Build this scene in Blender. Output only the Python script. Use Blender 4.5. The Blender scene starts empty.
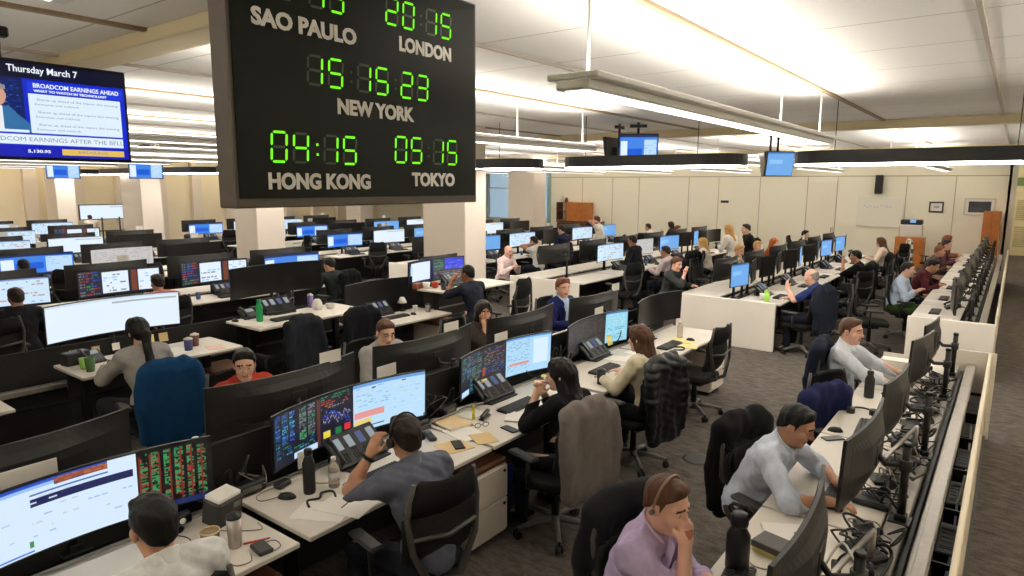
import bpy, math, random
import numpy as np
from mathutils import Vector, Matrix

random.seed(7)
RNG = np.random.default_rng(7)
PI = math.pi
scene = bpy.context.scene
COL = scene.collection

# ------------------------------------------------------------------ camera, world, exposure
F_PX, YAW, PITCH, ROLL, CAM_H = 661.0, -0.648, 0.1547, -0.0044, 2.55
def make_camera():
    cy, sy, cp, sp = math.cos(YAW), math.sin(YAW), math.cos(PITCH), math.sin(PITCH)
    fwd = Vector((sy*cp, cy*cp, -sp)); right = Vector((cy, -sy, 0)); down = fwd.cross(right)
    c, s = math.cos(ROLL), math.sin(ROLL)
    r2 = right*c + down*s; d2 = right*(-s) + down*c
    m = Matrix((r2, -d2, -fwd)).transposed().to_4x4()
    m.translation = (0, 0, CAM_H)
    cam = bpy.data.cameras.new('camera'); cam.sensor_width = 36.0; cam.lens = F_PX/1024*36.0
    cam.clip_start = 0.05; cam.clip_end = 200
    o = bpy.data.objects.new('camera', cam); COL.objects.link(o); o.matrix_world = m
    scene.camera = o
make_camera()
scene.cycles.diffuse_bounces = 6
w = bpy.data.worlds.new('world'); scene.world = w; w.use_nodes = True
w.node_tree.nodes['Background'].inputs[0].default_value = (0.75, 0.85, 1.0, 1)
w.node_tree.nodes['Background'].inputs[1].default_value = 0.6
vs = scene.view_settings
vs.view_transform = 'Standard'; vs.look = 'None'; vs.gamma = 1.0; vs.use_curve_mapping = False
vs.exposure = 0.16
LAMP_UP, LAMP_DOWN, RING_DOWN, SCREEN_GAIN = 20.0, 3.8, 22.0, 0.92
WARM = (1.0, 0.93, 0.83)

# ------------------------------------------------------------------ materials
def lin(c):
    c = np.asarray(c, float)/255.0
    return np.where(c <= 0.04045, c/12.92, ((c+0.055)/1.055)**2.4)
MATS = {}
def mat(name, rgb, rough=0.6, metal=0.0, var=0.0, scale=8.0, bump=0.0, spec=0.5, emit=0.0, alpha=1.0, trans=0.0, bscale=None, coat=0.0):
    if name in MATS: return MATS[name]
    m = bpy.data.materials.new(name); m.use_nodes = True
    nt = m.node_tree; b = nt.nodes['Principled BSDF']
    c = tuple(lin(rgb)) + (1,)
    b.inputs['Base Color'].default_value = c
    b.inputs['Roughness'].default_value = rough
    b.inputs['Metallic'].default_value = metal
    b.inputs['Specular IOR Level'].default_value = spec
    if coat: b.inputs['Coat Weight'].default_value = coat
    if trans: b.inputs['Transmission Weight'].default_value = trans; b.inputs['IOR'].default_value = 1.3
    if emit:
        b.inputs['Emission Color'].default_value = c; b.inputs['Emission Strength'].default_value = emit
    if var or bump:
        tc = nt.nodes.new('ShaderNodeTexCoord')
        n = nt.nodes.new('ShaderNodeTexNoise'); n.inputs['Scale'].default_value = scale; n.inputs['Detail'].default_value = 4
        nt.links.new(tc.outputs['Object'], n.inputs['Vector'])
        if var:
            mx = nt.nodes.new('ShaderNodeMix'); mx.data_type = 'RGBA'
            lo = [max(0, v*(1-var)) for v in c[:3]] + [1]; hi = [min(1, v*(1+var)) for v in c[:3]] + [1]
            mx.inputs[6].default_value = lo; mx.inputs[7].default_value = hi
            rp = nt.nodes.new('ShaderNodeMapRange'); rp.inputs[1].default_value = 0.35; rp.inputs[2].default_value = 0.65
            nt.links.new(n.outputs['Fac'], rp.inputs[0]); nt.links.new(rp.outputs[0], mx.inputs[0])
            nt.links.new(mx.outputs[2], b.inputs['Base Color'])
        if bump:
            n2 = n
            if bscale:
                n2 = nt.nodes.new('ShaderNodeTexNoise'); n2.inputs['Scale'].default_value = bscale; n2.inputs['Detail'].default_value = 3
                nt.links.new(tc.outputs['Object'], n2.inputs['Vector'])
            bp = nt.nodes.new('ShaderNodeBump'); bp.inputs['Strength'].default_value = bump; bp.inputs['Distance'].default_value = 0.01
            nt.links.new(n2.outputs['Fac'], bp.inputs['Height']); nt.links.new(bp.outputs[0], b.inputs['Normal'])
    MATS[name] = m
    return m
def emat(name, rgb, strength):
    if name in MATS: return MATS[name]
    m = bpy.data.materials.new(name); m.use_nodes = True
    nt = m.node_tree; nt.nodes.clear()
    e = nt.nodes.new('ShaderNodeEmission'); o = nt.nodes.new('ShaderNodeOutputMaterial')
    e.inputs[0].default_value = tuple(rgb) + (1,); e.inputs[1].default_value = strength
    nt.links.new(e.outputs[0], o.inputs[0]); MATS[name] = m
    return m
def screen_mat():
    m = bpy.data.materials.new('lit_screen'); m.use_nodes = True
    nt = m.node_tree; b = nt.nodes['Principled BSDF']
    b.inputs['Base Color'].default_value = (0.01, 0.01, 0.012, 1); b.inputs['Roughness'].default_value = 0.35
    a = nt.nodes.new('ShaderNodeAttribute'); a.attribute_name = 'picture'
    nt.links.new(a.outputs['Color'], b.inputs['Emission Color']); b.inputs['Emission Strength'].default_value = SCREEN_GAIN
    MATS['screen'] = m
    return m
def fabric(rgb, name=None, var=0.05, bump=0.25, scale=30):
    return mat(name or 'cloth_%d_%d_%d' % tuple(rgb), rgb, rough=0.9, var=var, scale=scale, bump=bump, bscale=60, spec=0.2)

def carpet_mat():
    m = bpy.data.materials.new('carpet_tile'); m.use_nodes = True; nt = m.node_tree; b = nt.nodes['Principled BSDF']
    tc = nt.nodes.new('ShaderNodeTexCoord'); mp = nt.nodes.new('ShaderNodeMapping'); mp.inputs['Scale'].default_value = (7, 16, 7); mp.inputs['Rotation'].default_value = (0, 0, 0.35)
    n = nt.nodes.new('ShaderNodeTexNoise'); n.inputs['Scale'].default_value = 1.0; n.inputs['Detail'].default_value = 6; n.inputs['Roughness'].default_value = 0.7
    n2 = nt.nodes.new('ShaderNodeTexNoise'); n2.inputs['Scale'].default_value = 90; n2.inputs['Detail'].default_value = 2
    r = nt.nodes.new('ShaderNodeValToRGB'); r.color_ramp.elements[0].position = 0.36; r.color_ramp.elements[1].position = 0.66
    r.color_ramp.elements[0].color = (*lin((68, 62, 57)), 1); r.color_ramp.elements[1].color = (*lin((118, 110, 103)), 1)
    ad = nt.nodes.new('ShaderNodeMix'); ad.data_type = 'FLOAT'; ad.inputs[0].default_value = 0.3
    nt.links.new(tc.outputs['Object'], mp.inputs[0]); nt.links.new(mp.outputs[0], n.inputs['Vector']); nt.links.new(tc.outputs['Object'], n2.inputs['Vector'])
    nt.links.new(n.outputs['Fac'], ad.inputs[2]); nt.links.new(n2.outputs['Fac'], ad.inputs[3])
    nt.links.new(ad.outputs[0], r.inputs[0]); nt.links.new(r.outputs[0], b.inputs['Base Color'])
    b.inputs['Roughness'].default_value = 0.95; b.inputs['Specular IOR Level'].default_value = 0.1
    bp = nt.nodes.new('ShaderNodeBump'); bp.inputs['Strength'].default_value = 0.4; bp.inputs['Distance'].default_value = 0.01
    nt.links.new(n2.outputs['Fac'], bp.inputs['Height']); nt.links.new(bp.outputs[0], b.inputs['Normal'])
    return m
def ceiling_mat():
    m = bpy.data.materials.new('ceiling_tile'); m.use_nodes = True; nt = m.node_tree; b = nt.nodes['Principled BSDF']
    tc = nt.nodes.new('ShaderNodeTexCoord'); mp = nt.nodes.new('ShaderNodeMapping'); mp.inputs['Location'].default_value = (0.28, 0.0, 0)
    br = nt.nodes.new('ShaderNodeTexBrick'); br.offset = 0.0
    br.inputs['Color1'].default_value = (*lin((246, 244, 240)), 1); br.inputs['Color2'].default_value = (*lin((244, 242, 238)), 1)
    br.inputs['Mortar'].default_value = (*lin((196, 190, 180)), 1); br.inputs['Scale'].default_value = 1.0
    br.inputs['Brick Width'].default_value = 1.53; br.inputs['Row Height'].default_value = 1.0; br.inputs['Mortar Size'].default_value = 0.008
    nt.links.new(tc.outputs['Object'], mp.inputs[0]); nt.links.new(mp.outputs[0], br.inputs['Vector']); nt.links.new(br.outputs['Color'], b.inputs['Base Color'])
    b.inputs['Roughness'].default_value = 0.9
    return m

# ------------------------------------------------------------------ mesh building
class MB:
    def __init__(s): s.v = []; s.f = []; s.m = []; s.sm = []
    def add(s, vs, fs, mi=0, smooth=False, M=None):
        n = len(s.v)
        for p in vs:
            if M is not None: p = M @ Vector(p)
            s.v.append((p[0], p[1], p[2]))
        for f in fs:
            s.f.append([n+i for i in f]); s.m.append(mi); s.sm.append(smooth)
        return s
    def box(s, c, d, mi=0, rz=0.0, rx=0.0, ry=0.0, bev=0.0, M=None):
        hx, hy, hz = d[0]/2, d[1]/2, d[2]/2
        T = Matrix.Translation(c) @ Matrix.Rotation(rz, 4, 'Z') @ Matrix.Rotation(ry, 4, 'Y') @ Matrix.Rotation(rx, 4, 'X')
        if M is not None: T = M @ T
        b = min(bev, hx*.98, hy*.98, hz*.98)
        if b <= 0:
            vs = [(x, y, z) for z in (-hz, hz) for y in (-hy, hy) for x in (-hx, hx)]
            fs = [(0, 2, 3, 1), (4, 5, 7, 6), (0, 1, 5, 4), (2, 6, 7, 3), (0, 4, 6, 2), (1, 3, 7, 5)]
            return s.add(vs, fs, mi, False, T)
        vs = []; idx = {}
        for sx in (-1, 1):
            for sy in (-1, 1):
                for sz in (-1, 1):
                    for a in range(3):
                        q = [sx*(hx-b), sy*(hy-b), sz*(hz-b)]; q[a] += (sx, sy, sz)[a]*b
                        idx[(sx, sy, sz, a)] = len(vs); vs.append(q)
        I = idx; fs = []
        for a in range(3):
            o1, o2 = (a+1) % 3, (a+2) % 3
            for sg in (-1, 1):
                q = []
                for (u, w_) in ((-1, -1), (1, -1), (1, 1), (-1, 1)):
                    k = [0, 0, 0]; k[a] = sg; k[o1] = u; k[o2] = w_; q.append(I[(*k, a)])
                fs.append(q if sg > 0 else q[::-1])
            for u in (-1, 1):           # edges along axis a
                for w_ in (-1, 1):
                    k0 = [0, 0, 0]; k1 = [0, 0, 0]; k0[a] = -1; k1[a] = 1
                    for k in (k0, k1): k[o1] = u; k[o2] = w_
                    q = [I[(*k0, o1)], I[(*k1, o1)], I[(*k1, o2)], I[(*k0, o2)]]
                    fs.append(q if u*w_ < 0 else q[::-1])
        for sx in (-1, 1):
            for sy in (-1, 1):
                for sz in (-1, 1):
                    q = [I[(sx, sy, sz, a)] for a in range(3)]
                    fs.append(q if sx*sy*sz > 0 else q[::-1])
        return s.add(vs, fs, mi, False, T)
    def tube(s, pts, r, n=8, mi=0, cap=True, M=None, smooth=True):
        pts = [Vector(p) for p in pts]; rs = r if isinstance(r, (list, tuple)) else [r]*len(pts)
        up = Vector((0, 0, 1)); vs = []; fs = []; prev = None
        for i, p in enumerate(pts):
            t = (pts[min(i+1, len(pts)-1)] - pts[max(i-1, 0)]).normalized()
            if prev is None:
                a = t.cross(up) if abs(t.z) < .95 else t.cross(Vector((1, 0, 0)))
            else: a = prev - t*prev.dot(t)
            a.normalize(); prev = a; b = t.cross(a)
            for k in range(n):
                th = 2*PI*k/n; vs.append(p + (a*math.cos(th) + b*math.sin(th))*rs[i])
        for i in range(len(pts)-1):
            for k in range(n):
                k2 = (k+1) % n; fs.append((i*n+k, i*n+k2, (i+1)*n+k2, (i+1)*n+k))
        s.add(vs, fs, mi, smooth, M)
        if cap:
            o = len(s.v) - len(vs)
            s.f.append([o+k for k in range(n)][::-1]); s.m.append(mi); s.sm.append(False)
            s.f.append([o+(len(pts)-1)*n+k for k in range(n)]); s.m.append(mi); s.sm.append(False)
        return s
    def lathe(s, prof, c=(0, 0, 0), n=20, mi=0, M=None, smooth=True):
        vs = []; fs = []
        for (r, z) in prof:
            for k in range(n): vs.append((c[0]+r*math.cos(2*PI*k/n), c[1]+r*math.sin(2*PI*k/n), c[2]+z))
        for i in range(len(prof)-1):
            for k in range(n):
                k2 = (k+1) % n; fs.append((i*n+k, i*n+k2, (i+1)*n+k2, (i+1)*n+k))
        if prof[0][0] > 1e-4: fs.append(tuple(range(n))[::-1])
        if prof[-1][0] > 1e-4: fs.append(tuple((len(prof)-1)*n+k for k in range(n)))
        return s.add(vs, fs, mi, smooth, M)
    def sheet(s, P, thick, mi=0, smooth=True, M=None):
        # P: (nu, nv, 3) grid; thickened along its normals
        P = np.asarray(P, float); nu, nv = P.shape[:2]
        du = np.gradient(P, axis=0); dv = np.gradient(P, axis=1); N = np.cross(du, dv); N /= np.linalg.norm(N, axis=2, keepdims=True)+1e-9
        t = np.asarray(thick, float); t = t[..., None] if t.ndim == 2 else t
        A = (P + N*t*.5).reshape(-1, 3); Bk = (P - N*t*.5).reshape(-1, 3)
        fs = []; n = nu*nv
        for i in range(nu-1):
            for j in range(nv-1):
                a, b, c, d = i*nv+j, (i+1)*nv+j, (i+1)*nv+j+1, i*nv+j+1
                fs.append((a, b, c, d)); fs.append((n+a, n+d, n+c, n+b))
        for i in range(nu-1):
            fs.append((i*nv, n+i*nv, n+(i+1)*nv, (i+1)*nv)); k = nv-1
            fs.append((i*nv+k, (i+1)*nv+k, n+(i+1)*nv+k, n+i*nv+k))
        for j in range(nv-1):
            fs.append((j, j+1, n+j+1, n+j)); k = (nu-1)*nv
            fs.append((k+j, n+k+j, n+k+j+1, k+j+1))
        return s.add(np.vstack([A, Bk]), fs, mi, smooth, M)
    def mesh(s, name, mats):
        me = bpy.data.meshes.new(name); me.from_pydata(s.v, [], s.f)
        for m in (mats if isinstance(mats, (list, tuple)) else [mats]): me.materials.append(m)
        me.polygons.foreach_set('material_index', s.m); me.polygons.foreach_set('use_smooth', s.sm)
        me.update(); return me
    def build(s, name, mats, parent=None, loc=None, rz=None):
        o = bpy.data.objects.new(name, s.mesh(name, mats)); COL.objects.link(o)
        if parent is not None: o.parent = parent
        if loc is not None: o.location = loc
        if rz is not None: o.rotation_euler = (0, 0, rz)
        return o

USED = {}
def tag(o, label, cat, group=None):
    o['label'] = label; o['category'] = cat
    if group: o['group'] = group
    return o
def thing(name, label, cat, loc=(0, 0, 0), rz=0.0, group=None):
    o = bpy.data.objects.new(name, None); COL.objects.link(o); o.empty_display_size = .1
    o.location = loc; o.rotation_euler = (0, 0, rz)
    return tag(o, label, cat, group)
def struct(o): o['kind'] = 'structure'; return o
def copy_tree(o, parent=None):
    c = o.copy(); COL.objects.link(c)
    if parent is not None: c.parent = parent
    for ch in o.children: copy_tree(ch, c)
    return c
def dup(o, loc, rz, label, group=None):
    c = copy_tree(o); c.location = loc; c.rotation_euler = (0, 0, rz); c['label'] = label
    if group: c['group'] = group
    return c
PROTO = {}
def place(key, make, loc, rz, label, group=None):
    """first call builds the kind, later calls copy it"""
    if key not in PROTO:
        o = make(); PROTO[key] = o
        o.location = loc; o.rotation_euler = (0, 0, rz); o['label'] = label
        if group: o['group'] = group
        return o
    return dup(PROTO[key], loc, rz, label, group)
def text_mesh(txt, size, depth=0.004, bold=0.0):
    cu = bpy.data.curves.new('text', 'FONT'); cu.body = txt; cu.size = size; cu.extrude = depth; cu.align_x = 'CENTER'; cu.align_y = 'CENTER'; cu.offset = bold; cu.resolution_u = 3
    o = bpy.data.objects.new('text', cu); COL.objects.link(o)
    me = bpy.data.meshes.new_from_object(o.evaluated_get(bpy.context.evaluated_depsgraph_get()))
    bpy.data.objects.remove(o); bpy.data.curves.remove(cu)
    return me
def add_text(mb, txt, size, M, mi=0, depth=0.004, bold=0.0, sx=1.0):
    me = text_mesh(txt, size, depth, bold)
    mb.add([(v.co.x*sx, v.co.y, v.co.z) for v in me.vertices], [tuple(p.vertices) for p in me.polygons], mi, False, M)
    bpy.data.meshes.remove(me)

# ------------------------------------------------------------------ smooth bodies: distance field + surface nets
def smin(a, b, k):
    h = np.clip(.5+.5*(b-a)/k, 0, 1); return b+(a-b)*h - k*h*(1-h)
class Field:
    """union of rounded shapes; ops = list of (fn, k, mode)"""
    def __init__(s): s.ops = []; s.lo = np.full(3, 9e9); s.hi = np.full(3, -9e9)
    def _b(s, pts, r):
        for p in pts:
            s.lo = np.minimum(s.lo, np.asarray(p)-r); s.hi = np.maximum(s.hi, np.asarray(p)+r)
    def cap(s, a, b, ra, rb=None, k=.02, mode='u'):
        a = np.asarray(a, float); b = np.asarray(b, float); rb = ra if rb is None else rb
        ab = b-a; L2 = max(ab@ab, 1e-9)
        def fn(p):
            t = np.clip(((p-a)@ab)/L2, 0, 1); q = p-a-t[:, None]*ab
            return np.sqrt((q*q).sum(1)) - (ra+(rb-ra)*t)
        s.ops.append((fn, k, mode)); 
        if mode == 'u': s._b([a, b], max(ra, rb))
        return s
    def ell(s, c, r, R=None, k=.02, mode='u'):
        c = np.asarray(c, float); r = np.asarray(r, float)
        def fn(p):
            q = p-c
            if R is not None: q = q@R
            k0 = np.sqrt(((q/r)**2).sum(1)); k1 = np.sqrt(((q/(r*r))**2).sum(1))
            return np.where(k1 > 1e-9, k0*(k0-1)/np.maximum(k1, 1e-9), -r.min())
        s.ops.append((fn, k, mode))
        if mode == 'u': s._b([c], r.max())
        return s
    def box(s, c, h, rad, R=None, k=.02, mode='u'):
        c = np.asarray(c, float); h = np.asarray(h, float)-rad
        def fn(p):
            q = p-c
            if R is not None: q = q@R
            q = np.abs(q)-h
            return np.sqrt((np.maximum(q, 0)**2).sum(1)) + np.minimum(q.max(1), 0) - rad
        s.ops.append((fn, k, mode))
        if mode == 'u': s._b([c], float(np.linalg.norm(h+rad)))
        return s
    def plane(s, c, n, k=.004):
        """cut away the side the normal points to"""
        c = np.asarray(c, float); n = np.asarray(n, float); n = n/np.linalg.norm(n)
        s.ops.append((lambda p: (p-c)@n, k, 'x')); return s
    def wav(s, amp, fx, ph=0.0):
        fx = np.asarray(fx, float)
        s.ops.append((lambda p: amp*np.sin(p@fx[0]+ph)*np.sin(p@fx[1]+1.7*ph+.8), 0, 'a')); return s
    def __call__(s, p):
        d = None
        for fn, k, mode in s.ops:
            e = fn(p)
            if mode == 'u': d = e if d is None else (smin(d, e, k) if k > 0 else np.minimum(d, e))
            elif mode == 'd': d = -smin(-d, e, max(k, 1e-4))
            elif mode == 'x': d = -smin(-d, -e, max(k, 1e-4))
            elif mode == 'a': d = d+e
        return d
    def mesh(s, h, pad=.02):
        lo = s.lo-pad; hi = s.hi+pad; B = 8
        nb = np.ceil((hi-lo)/(h*B)).astype(int); n = nb*B+1
        D = np.full(n, 1.0, np.float32)
        ii = np.stack(np.meshgrid(*[np.arange(k) for k in nb], indexing='ij'), -1).reshape(-1, 3)
        cen = lo+(ii+.5)*h*B
        d = s(cen); act = ii[np.abs(d) < h*B*1.25+.01]
        off = np.stack(np.meshgrid(*[np.arange(B+1)]*3, indexing='ij'), -1).reshape(-1, 3)
        for i0 in range(0, len(act), 150):
            a = act[i0:i0+150]
            g = (a[:, None, :]*B+off[None]).reshape(-1, 3)
            D[g[:, 0], g[:, 1], g[:, 2]] = s(lo+g*h)
        inactive_inside = ii[(d < 0) & ~(np.abs(d) < h*B*1.25+.01)]
        for b in inactive_inside:
            q = D[b[0]*B:(b[0]+1)*B+1, b[1]*B:(b[1]+1)*B+1, b[2]*B:(b[2]+1)*B+1]; q[q == 1.0] = -1.0
        ins = D < 0
        c = ins[:-1, :-1, :-1].astype(np.int8); tot = np.zeros_like(c)
        for dx in (0, 1):
            for dy in (0, 1):
                for dz in (0, 1):
                    tot += ins[dx:n[0]-1+dx, dy:n[1]-1+dy, dz:n[2]-1+dz]
        cells = np.argwhere((tot > 0) & (tot < 8))
        idx = np.full(tot.shape, -1, np.int32); idx[cells[:, 0], cells[:, 1], cells[:, 2]] = np.arange(len(cells))
        acc = np.zeros((len(cells), 3)); cnt = np.zeros(len(cells))
        for ax in range(3):
            o1, o2 = [a for a in range(3) if a != ax]
            for u in (0, 1):
                for v in (0, 1):
                    A = cells.copy(); A[:, o1] += u; A[:, o2] += v; Bq = A.copy(); Bq[:, ax] += 1
                    da = D[A[:, 0], A[:, 1], A[:, 2]]; db = D[Bq[:, 0], Bq[:, 1], Bq[:, 2]]
                    x = (da < 0) != (db < 0); t = np.where(x, da/np.where(x, da-db, 1), 0)
                    P = A.astype(float); P[:, ax] += t
                    acc[x] += P[x]; cnt[x] += 1
        V = lo+acc/cnt[:, None]*h
        Q = []
        for ax in range(3):
            o1, o2 = (ax+1) % 3, (ax+2) % 3
            sl0 = [slice(None)]*3; sl1 = [slice(None)]*3; sl0[ax] = slice(0, n[ax]-1); sl1[ax] = slice(1, n[ax])
            a = ins[tuple(sl0)]; b = ins[tuple(sl1)]
            E = np.argwhere(a != b)
            E = E[(E[:, o1] > 0) & (E[:, o2] > 0) & (E[:, o1] < n[o1]-1) & (E[:, o2] < n[o2]-1)]
            s0 = a[E[:, 0], E[:, 1], E[:, 2]]
            q = []
            for (u, v) in ((-1, -1), (0, -1), (0, 0), (-1, 0)):
                c2 = E.copy(); c2[:, o1] += u; c2[:, o2] += v; q.append(idx[c2[:, 0], c2[:, 1], c2[:, 2]])
            q = np.stack(q, 1); q[~s0] = q[~s0][:, ::-1]; Q.append(q)
        Q = np.vstack(Q); Q = Q[(Q >= 0).all(1)]
        return V, Q
def np_mesh(name, V, Q, mats, mi=None):
    me = bpy.data.meshes.new(name); me.from_pydata(V.tolist(), [], Q.tolist())
    for m in mats: me.materials.append(m)
    if mi is not None: me.polygons.foreach_set('material_index', np.asarray(mi, np.int32))
    me.polygons.foreach_set('use_smooth', np.ones(len(Q), bool)); me.update(); return me
def field_obj(name, fld, h, mats, parent=None, loc=None, rz=None, mi_fn=None):
    V, Q = fld.mesh(h)
    mi = mi_fn(V[Q].mean(1)) if mi_fn else None
    o = bpy.data.objects.new(name, np_mesh(name, V, Q, mats if isinstance(mats, (list, tuple)) else [mats], mi)); COL.objects.link(o)
    if parent is not None: o.parent = parent
    if loc is not None: o.location = loc
    if rz is not None: o.rotation_euler = (0, 0, rz)
    return o
# ------------------------------------------------------------------ palette
M_DESK = mat('desk_laminate', (216, 209, 198), rough=0.45, var=0.03, scale=3)
M_EDGE = mat('desk_edge', (150, 138, 122), rough=0.6)
M_WHITE = mat('white_panel', (232, 224, 213), rough=0.5, var=0.02, scale=2)
M_CAB = mat('white_cabinet', (222, 212, 198), rough=0.5, var=0.02, scale=3)
M_ALU = mat('brushed_aluminium', (172, 166, 158), rough=0.38, metal=0.65, var=0.06, scale=20)
M_DKM = mat('dark_metal', (40, 39, 38), rough=0.45, metal=0.5)
M_BLK = mat('black_plastic', (20, 20, 21), rough=0.42, var=0.15, scale=12)
M_BLK2 = mat('charcoal_plastic', (44, 43, 42), rough=0.5, var=0.1, scale=12)
M_HOUS = mat('monitor_plastic', (33, 32, 32), rough=0.46, var=0.1, scale=6)
M_OFF = mat('dark_glass', (13, 13, 15), rough=0.28, spec=0.5)
M_GREYP = mat('grey_plastic', (112, 109, 104), rough=0.5)
M_MESH = fabric((45, 44, 43), 'chair_mesh', bump=0.5)
M_SEAT = fabric((31, 30, 30), 'chair_fabric')
M_PAPER = mat('paper', (238, 234, 226), rough=0.8)
M_WOOD = mat('orange_wood', (178, 106, 44), rough=0.4, var=0.12, scale=5)
M_BROWN = mat('walnut', (112, 72, 45), rough=0.5, var=0.12, scale=6)
M_STEEL = mat('steel', (176, 172, 165), rough=0.3, metal=0.9)
M_CREAM = mat('cream_paint', (232, 222, 190), rough=0.7, var=0.02, scale=1)
M_LCD = emat('pale_lcd', (0.55, 0.62, 0.66), 0.5)
M_LCDY = emat('yellow_lcd', (0.9, 0.8, 0.1), 0.6)
M_LCDB = emat('blue_lcd', (0.18, 0.22, 0.42), 0.5)
screen_mat(); M_SCREEN = MATS['screen']

# ------------------------------------------------------------------ pictures shown on the screens (cells of the screen mesh)
class Pic:
    def __init__(s, nx, ny, bg): s.nx, s.ny = nx, ny; s.a = np.zeros((ny, nx, 3)); s.a[:] = bg; s.r = np.random.default_rng(nx*31+ny)
    def rect(s, x0, y0, x1, y1, c):
        s.a[int(round(y0*s.ny)):max(int(round(y1*s.ny)), int(round(y0*s.ny))+1), int(round(x0*s.nx)):max(int(round(x1*s.nx)), int(round(x0*s.nx))+1)] = c; return s
    def text(s, x0, y0, x1, y1, cols, dens=.55, step=2):
        X0, X1 = int(x0*s.nx), int(x1*s.nx)
        for r in range(int(y0*s.ny), int(y1*s.ny), step):
            c = cols[s.r.integers(len(cols))]; x = X0
            while x < X1:
                n = int(s.r.integers(1, 5))
                if s.r.random() < dens: s.a[r, x:min(x+n, X1)] = c
                x += n+1
        return s
    def table(s, x0, y0, x1, y1, cols, ncol, step=2):
        wd = (x1-x0)/ncol
        for k in range(ncol): s.text(x0+k*wd+.004, y0, x0+(k+1)*wd-.008, y1, cols, .75, step)
        return s
    def line(s, x0, y0, x1, y1, c):
        X = np.arange(int(x0*s.nx), int(x1*s.nx)); y = np.cumsum(s.r.normal(0, 1, len(X))); y = (y-y.min())/(np.ptp(y)+1e-6)
        for x, q in zip(X, y):
            r = int((y1-(y1-y0)*q)*s.ny); s.a[min(r, s.ny-1), x] = c; s.a[min(r+1, s.ny-1), x] = np.array(c)*.6
        return s
WHT, PALE, SKY, NAVY, INK = (226, 240, 252), (196, 224, 248), (150, 200, 246), (22, 30, 84), (14, 16, 24)
GRN, RED, ORG, BLU, CYN, YEL, GRY = (54, 140, 84), (168, 58, 50), (170, 104, 56), (50, 70, 190), (60, 160, 190), (226, 206, 70), (120, 124, 130)
def pic_white(nx=60, ny=18):
    p = Pic(nx, ny, WHT); return p.rect(.5, .1, .98, .16, (170, 178, 186)).rect(0, 0, 1, .05, (205, 222, 240))
def pic_sheet(nx=60, ny=18, seed=1):
    p = Pic(nx, ny, (206, 230, 250)); p.r = np.random.default_rng(seed)
    p.rect(0, 0, 1, .07, (120, 150, 200)); p.text(.03, .12, .45, .9, [(150, 178, 205), (120, 140, 170)], .35); p.text(.52, .15, .95, .95, [(150, 190, 210), (190, 160, 150)], .3); return p
def pic_mixed(nx=60, ny=18, seed=1):
    p = Pic(nx, ny, (30, 34, 50)); p.r = np.random.default_rng(seed)
    p.table(.02, .05, .28, .95, [BLU, GRN, RED, GRY], 3); p.rect(.3, .08, .62, .95, WHT); p.text(.33, .2, .6, .9, [SKY, GRY], .4)
    p.rect(.65, .05, .72, .95, (120, 60, 40)); p.rect(.74, .05, .99, .95, WHT); p.text(.76, .15, .97, .9, [SKY, (190, 170, 200)], .35); return p
def pic_blue(nx=60, ny=18, seed=1):
    p = Pic(nx, ny, (60, 130, 228)); p.r = np.random.default_rng(seed)
    p.rect(0, 0, 1, .1, (24, 40, 90)); p.rect(.02, .2, .2, .9, WHT); p.rect(.22, .45, .6, .8, (20, 90, 214)); p.rect(.64, .16, .98, .95, (190, 220, 250)); p.text(.66, .25, .95, .9, [SKY], .4); return p
def pic_plainblue(nx=24, ny=16, seed=1):
    p = Pic(nx, ny, (112, 170, 232)); p.rect(0, 0, 1, .08, (70, 120, 190)); p.rect(.1, .3, .6, .5, (140, 196, 244)); return p
def pic_dark(nx=60, ny=18, seed=1):
    p = Pic(nx, ny, (22, 22, 30)); p.r = np.random.default_rng(seed)
    p.table(.03, .08, .97, .95, [(70, 74, 90), (90, 60, 50), (60, 80, 70)], 8); return p
def pic_grey(nx=60, ny=18, seed=1):
    p = Pic(nx, ny, (196, 194, 192)); p.text(.05, .1, .95, .95, [(170, 168, 168)], .5); return p
def pic_S1():
    p = Pic(150, 44, (212, 232, 250))
    p.rect(0, 0, .62, .05, (40, 80, 190)); p.rect(0, .05, .62, .09, (150, 190, 240)); p.rect(.44, .03, .62, .12, (150, 70, 50)).text(.44, .03, .62, .12, [ORG, (60, 60, 120)], .6, 1)
    p.rect(.36, .22, .71, .33, NAVY).text(.36, .22, .5, .33, [(200, 215, 240)], .4, 3).rect(.36, .16, .62, .185, (60, 90, 170))
    p.text(.05, .2, .3, .9, [(170, 205, 240)], .25, 4); p.text(.36, .4, .7, .8, [(150, 190, 235), (190, 205, 220)], .22, 4)
    p.rect(.22, .8, .23, .93, GRN).rect(.35, .82, .36, .92, GRN).rect(.24, .95, .36, .98, (60, 110, 210)).rect(.08, .86, .085, .98, INK)
    p.rect(.72, 0, 1, 1, (14, 12, 14))
    p.table(.73, .06, .99, .9, [GRN, GRN, (150, 54, 42), (40, 110, 66)], 6, 1)
    for k in range(7): p.rect(.725+k*.039, .06, .729+k*.039, .92, (120, 34, 26))
    p.rect(.72, .92, 1, 1, (30, 40, 90)); return p
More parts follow.
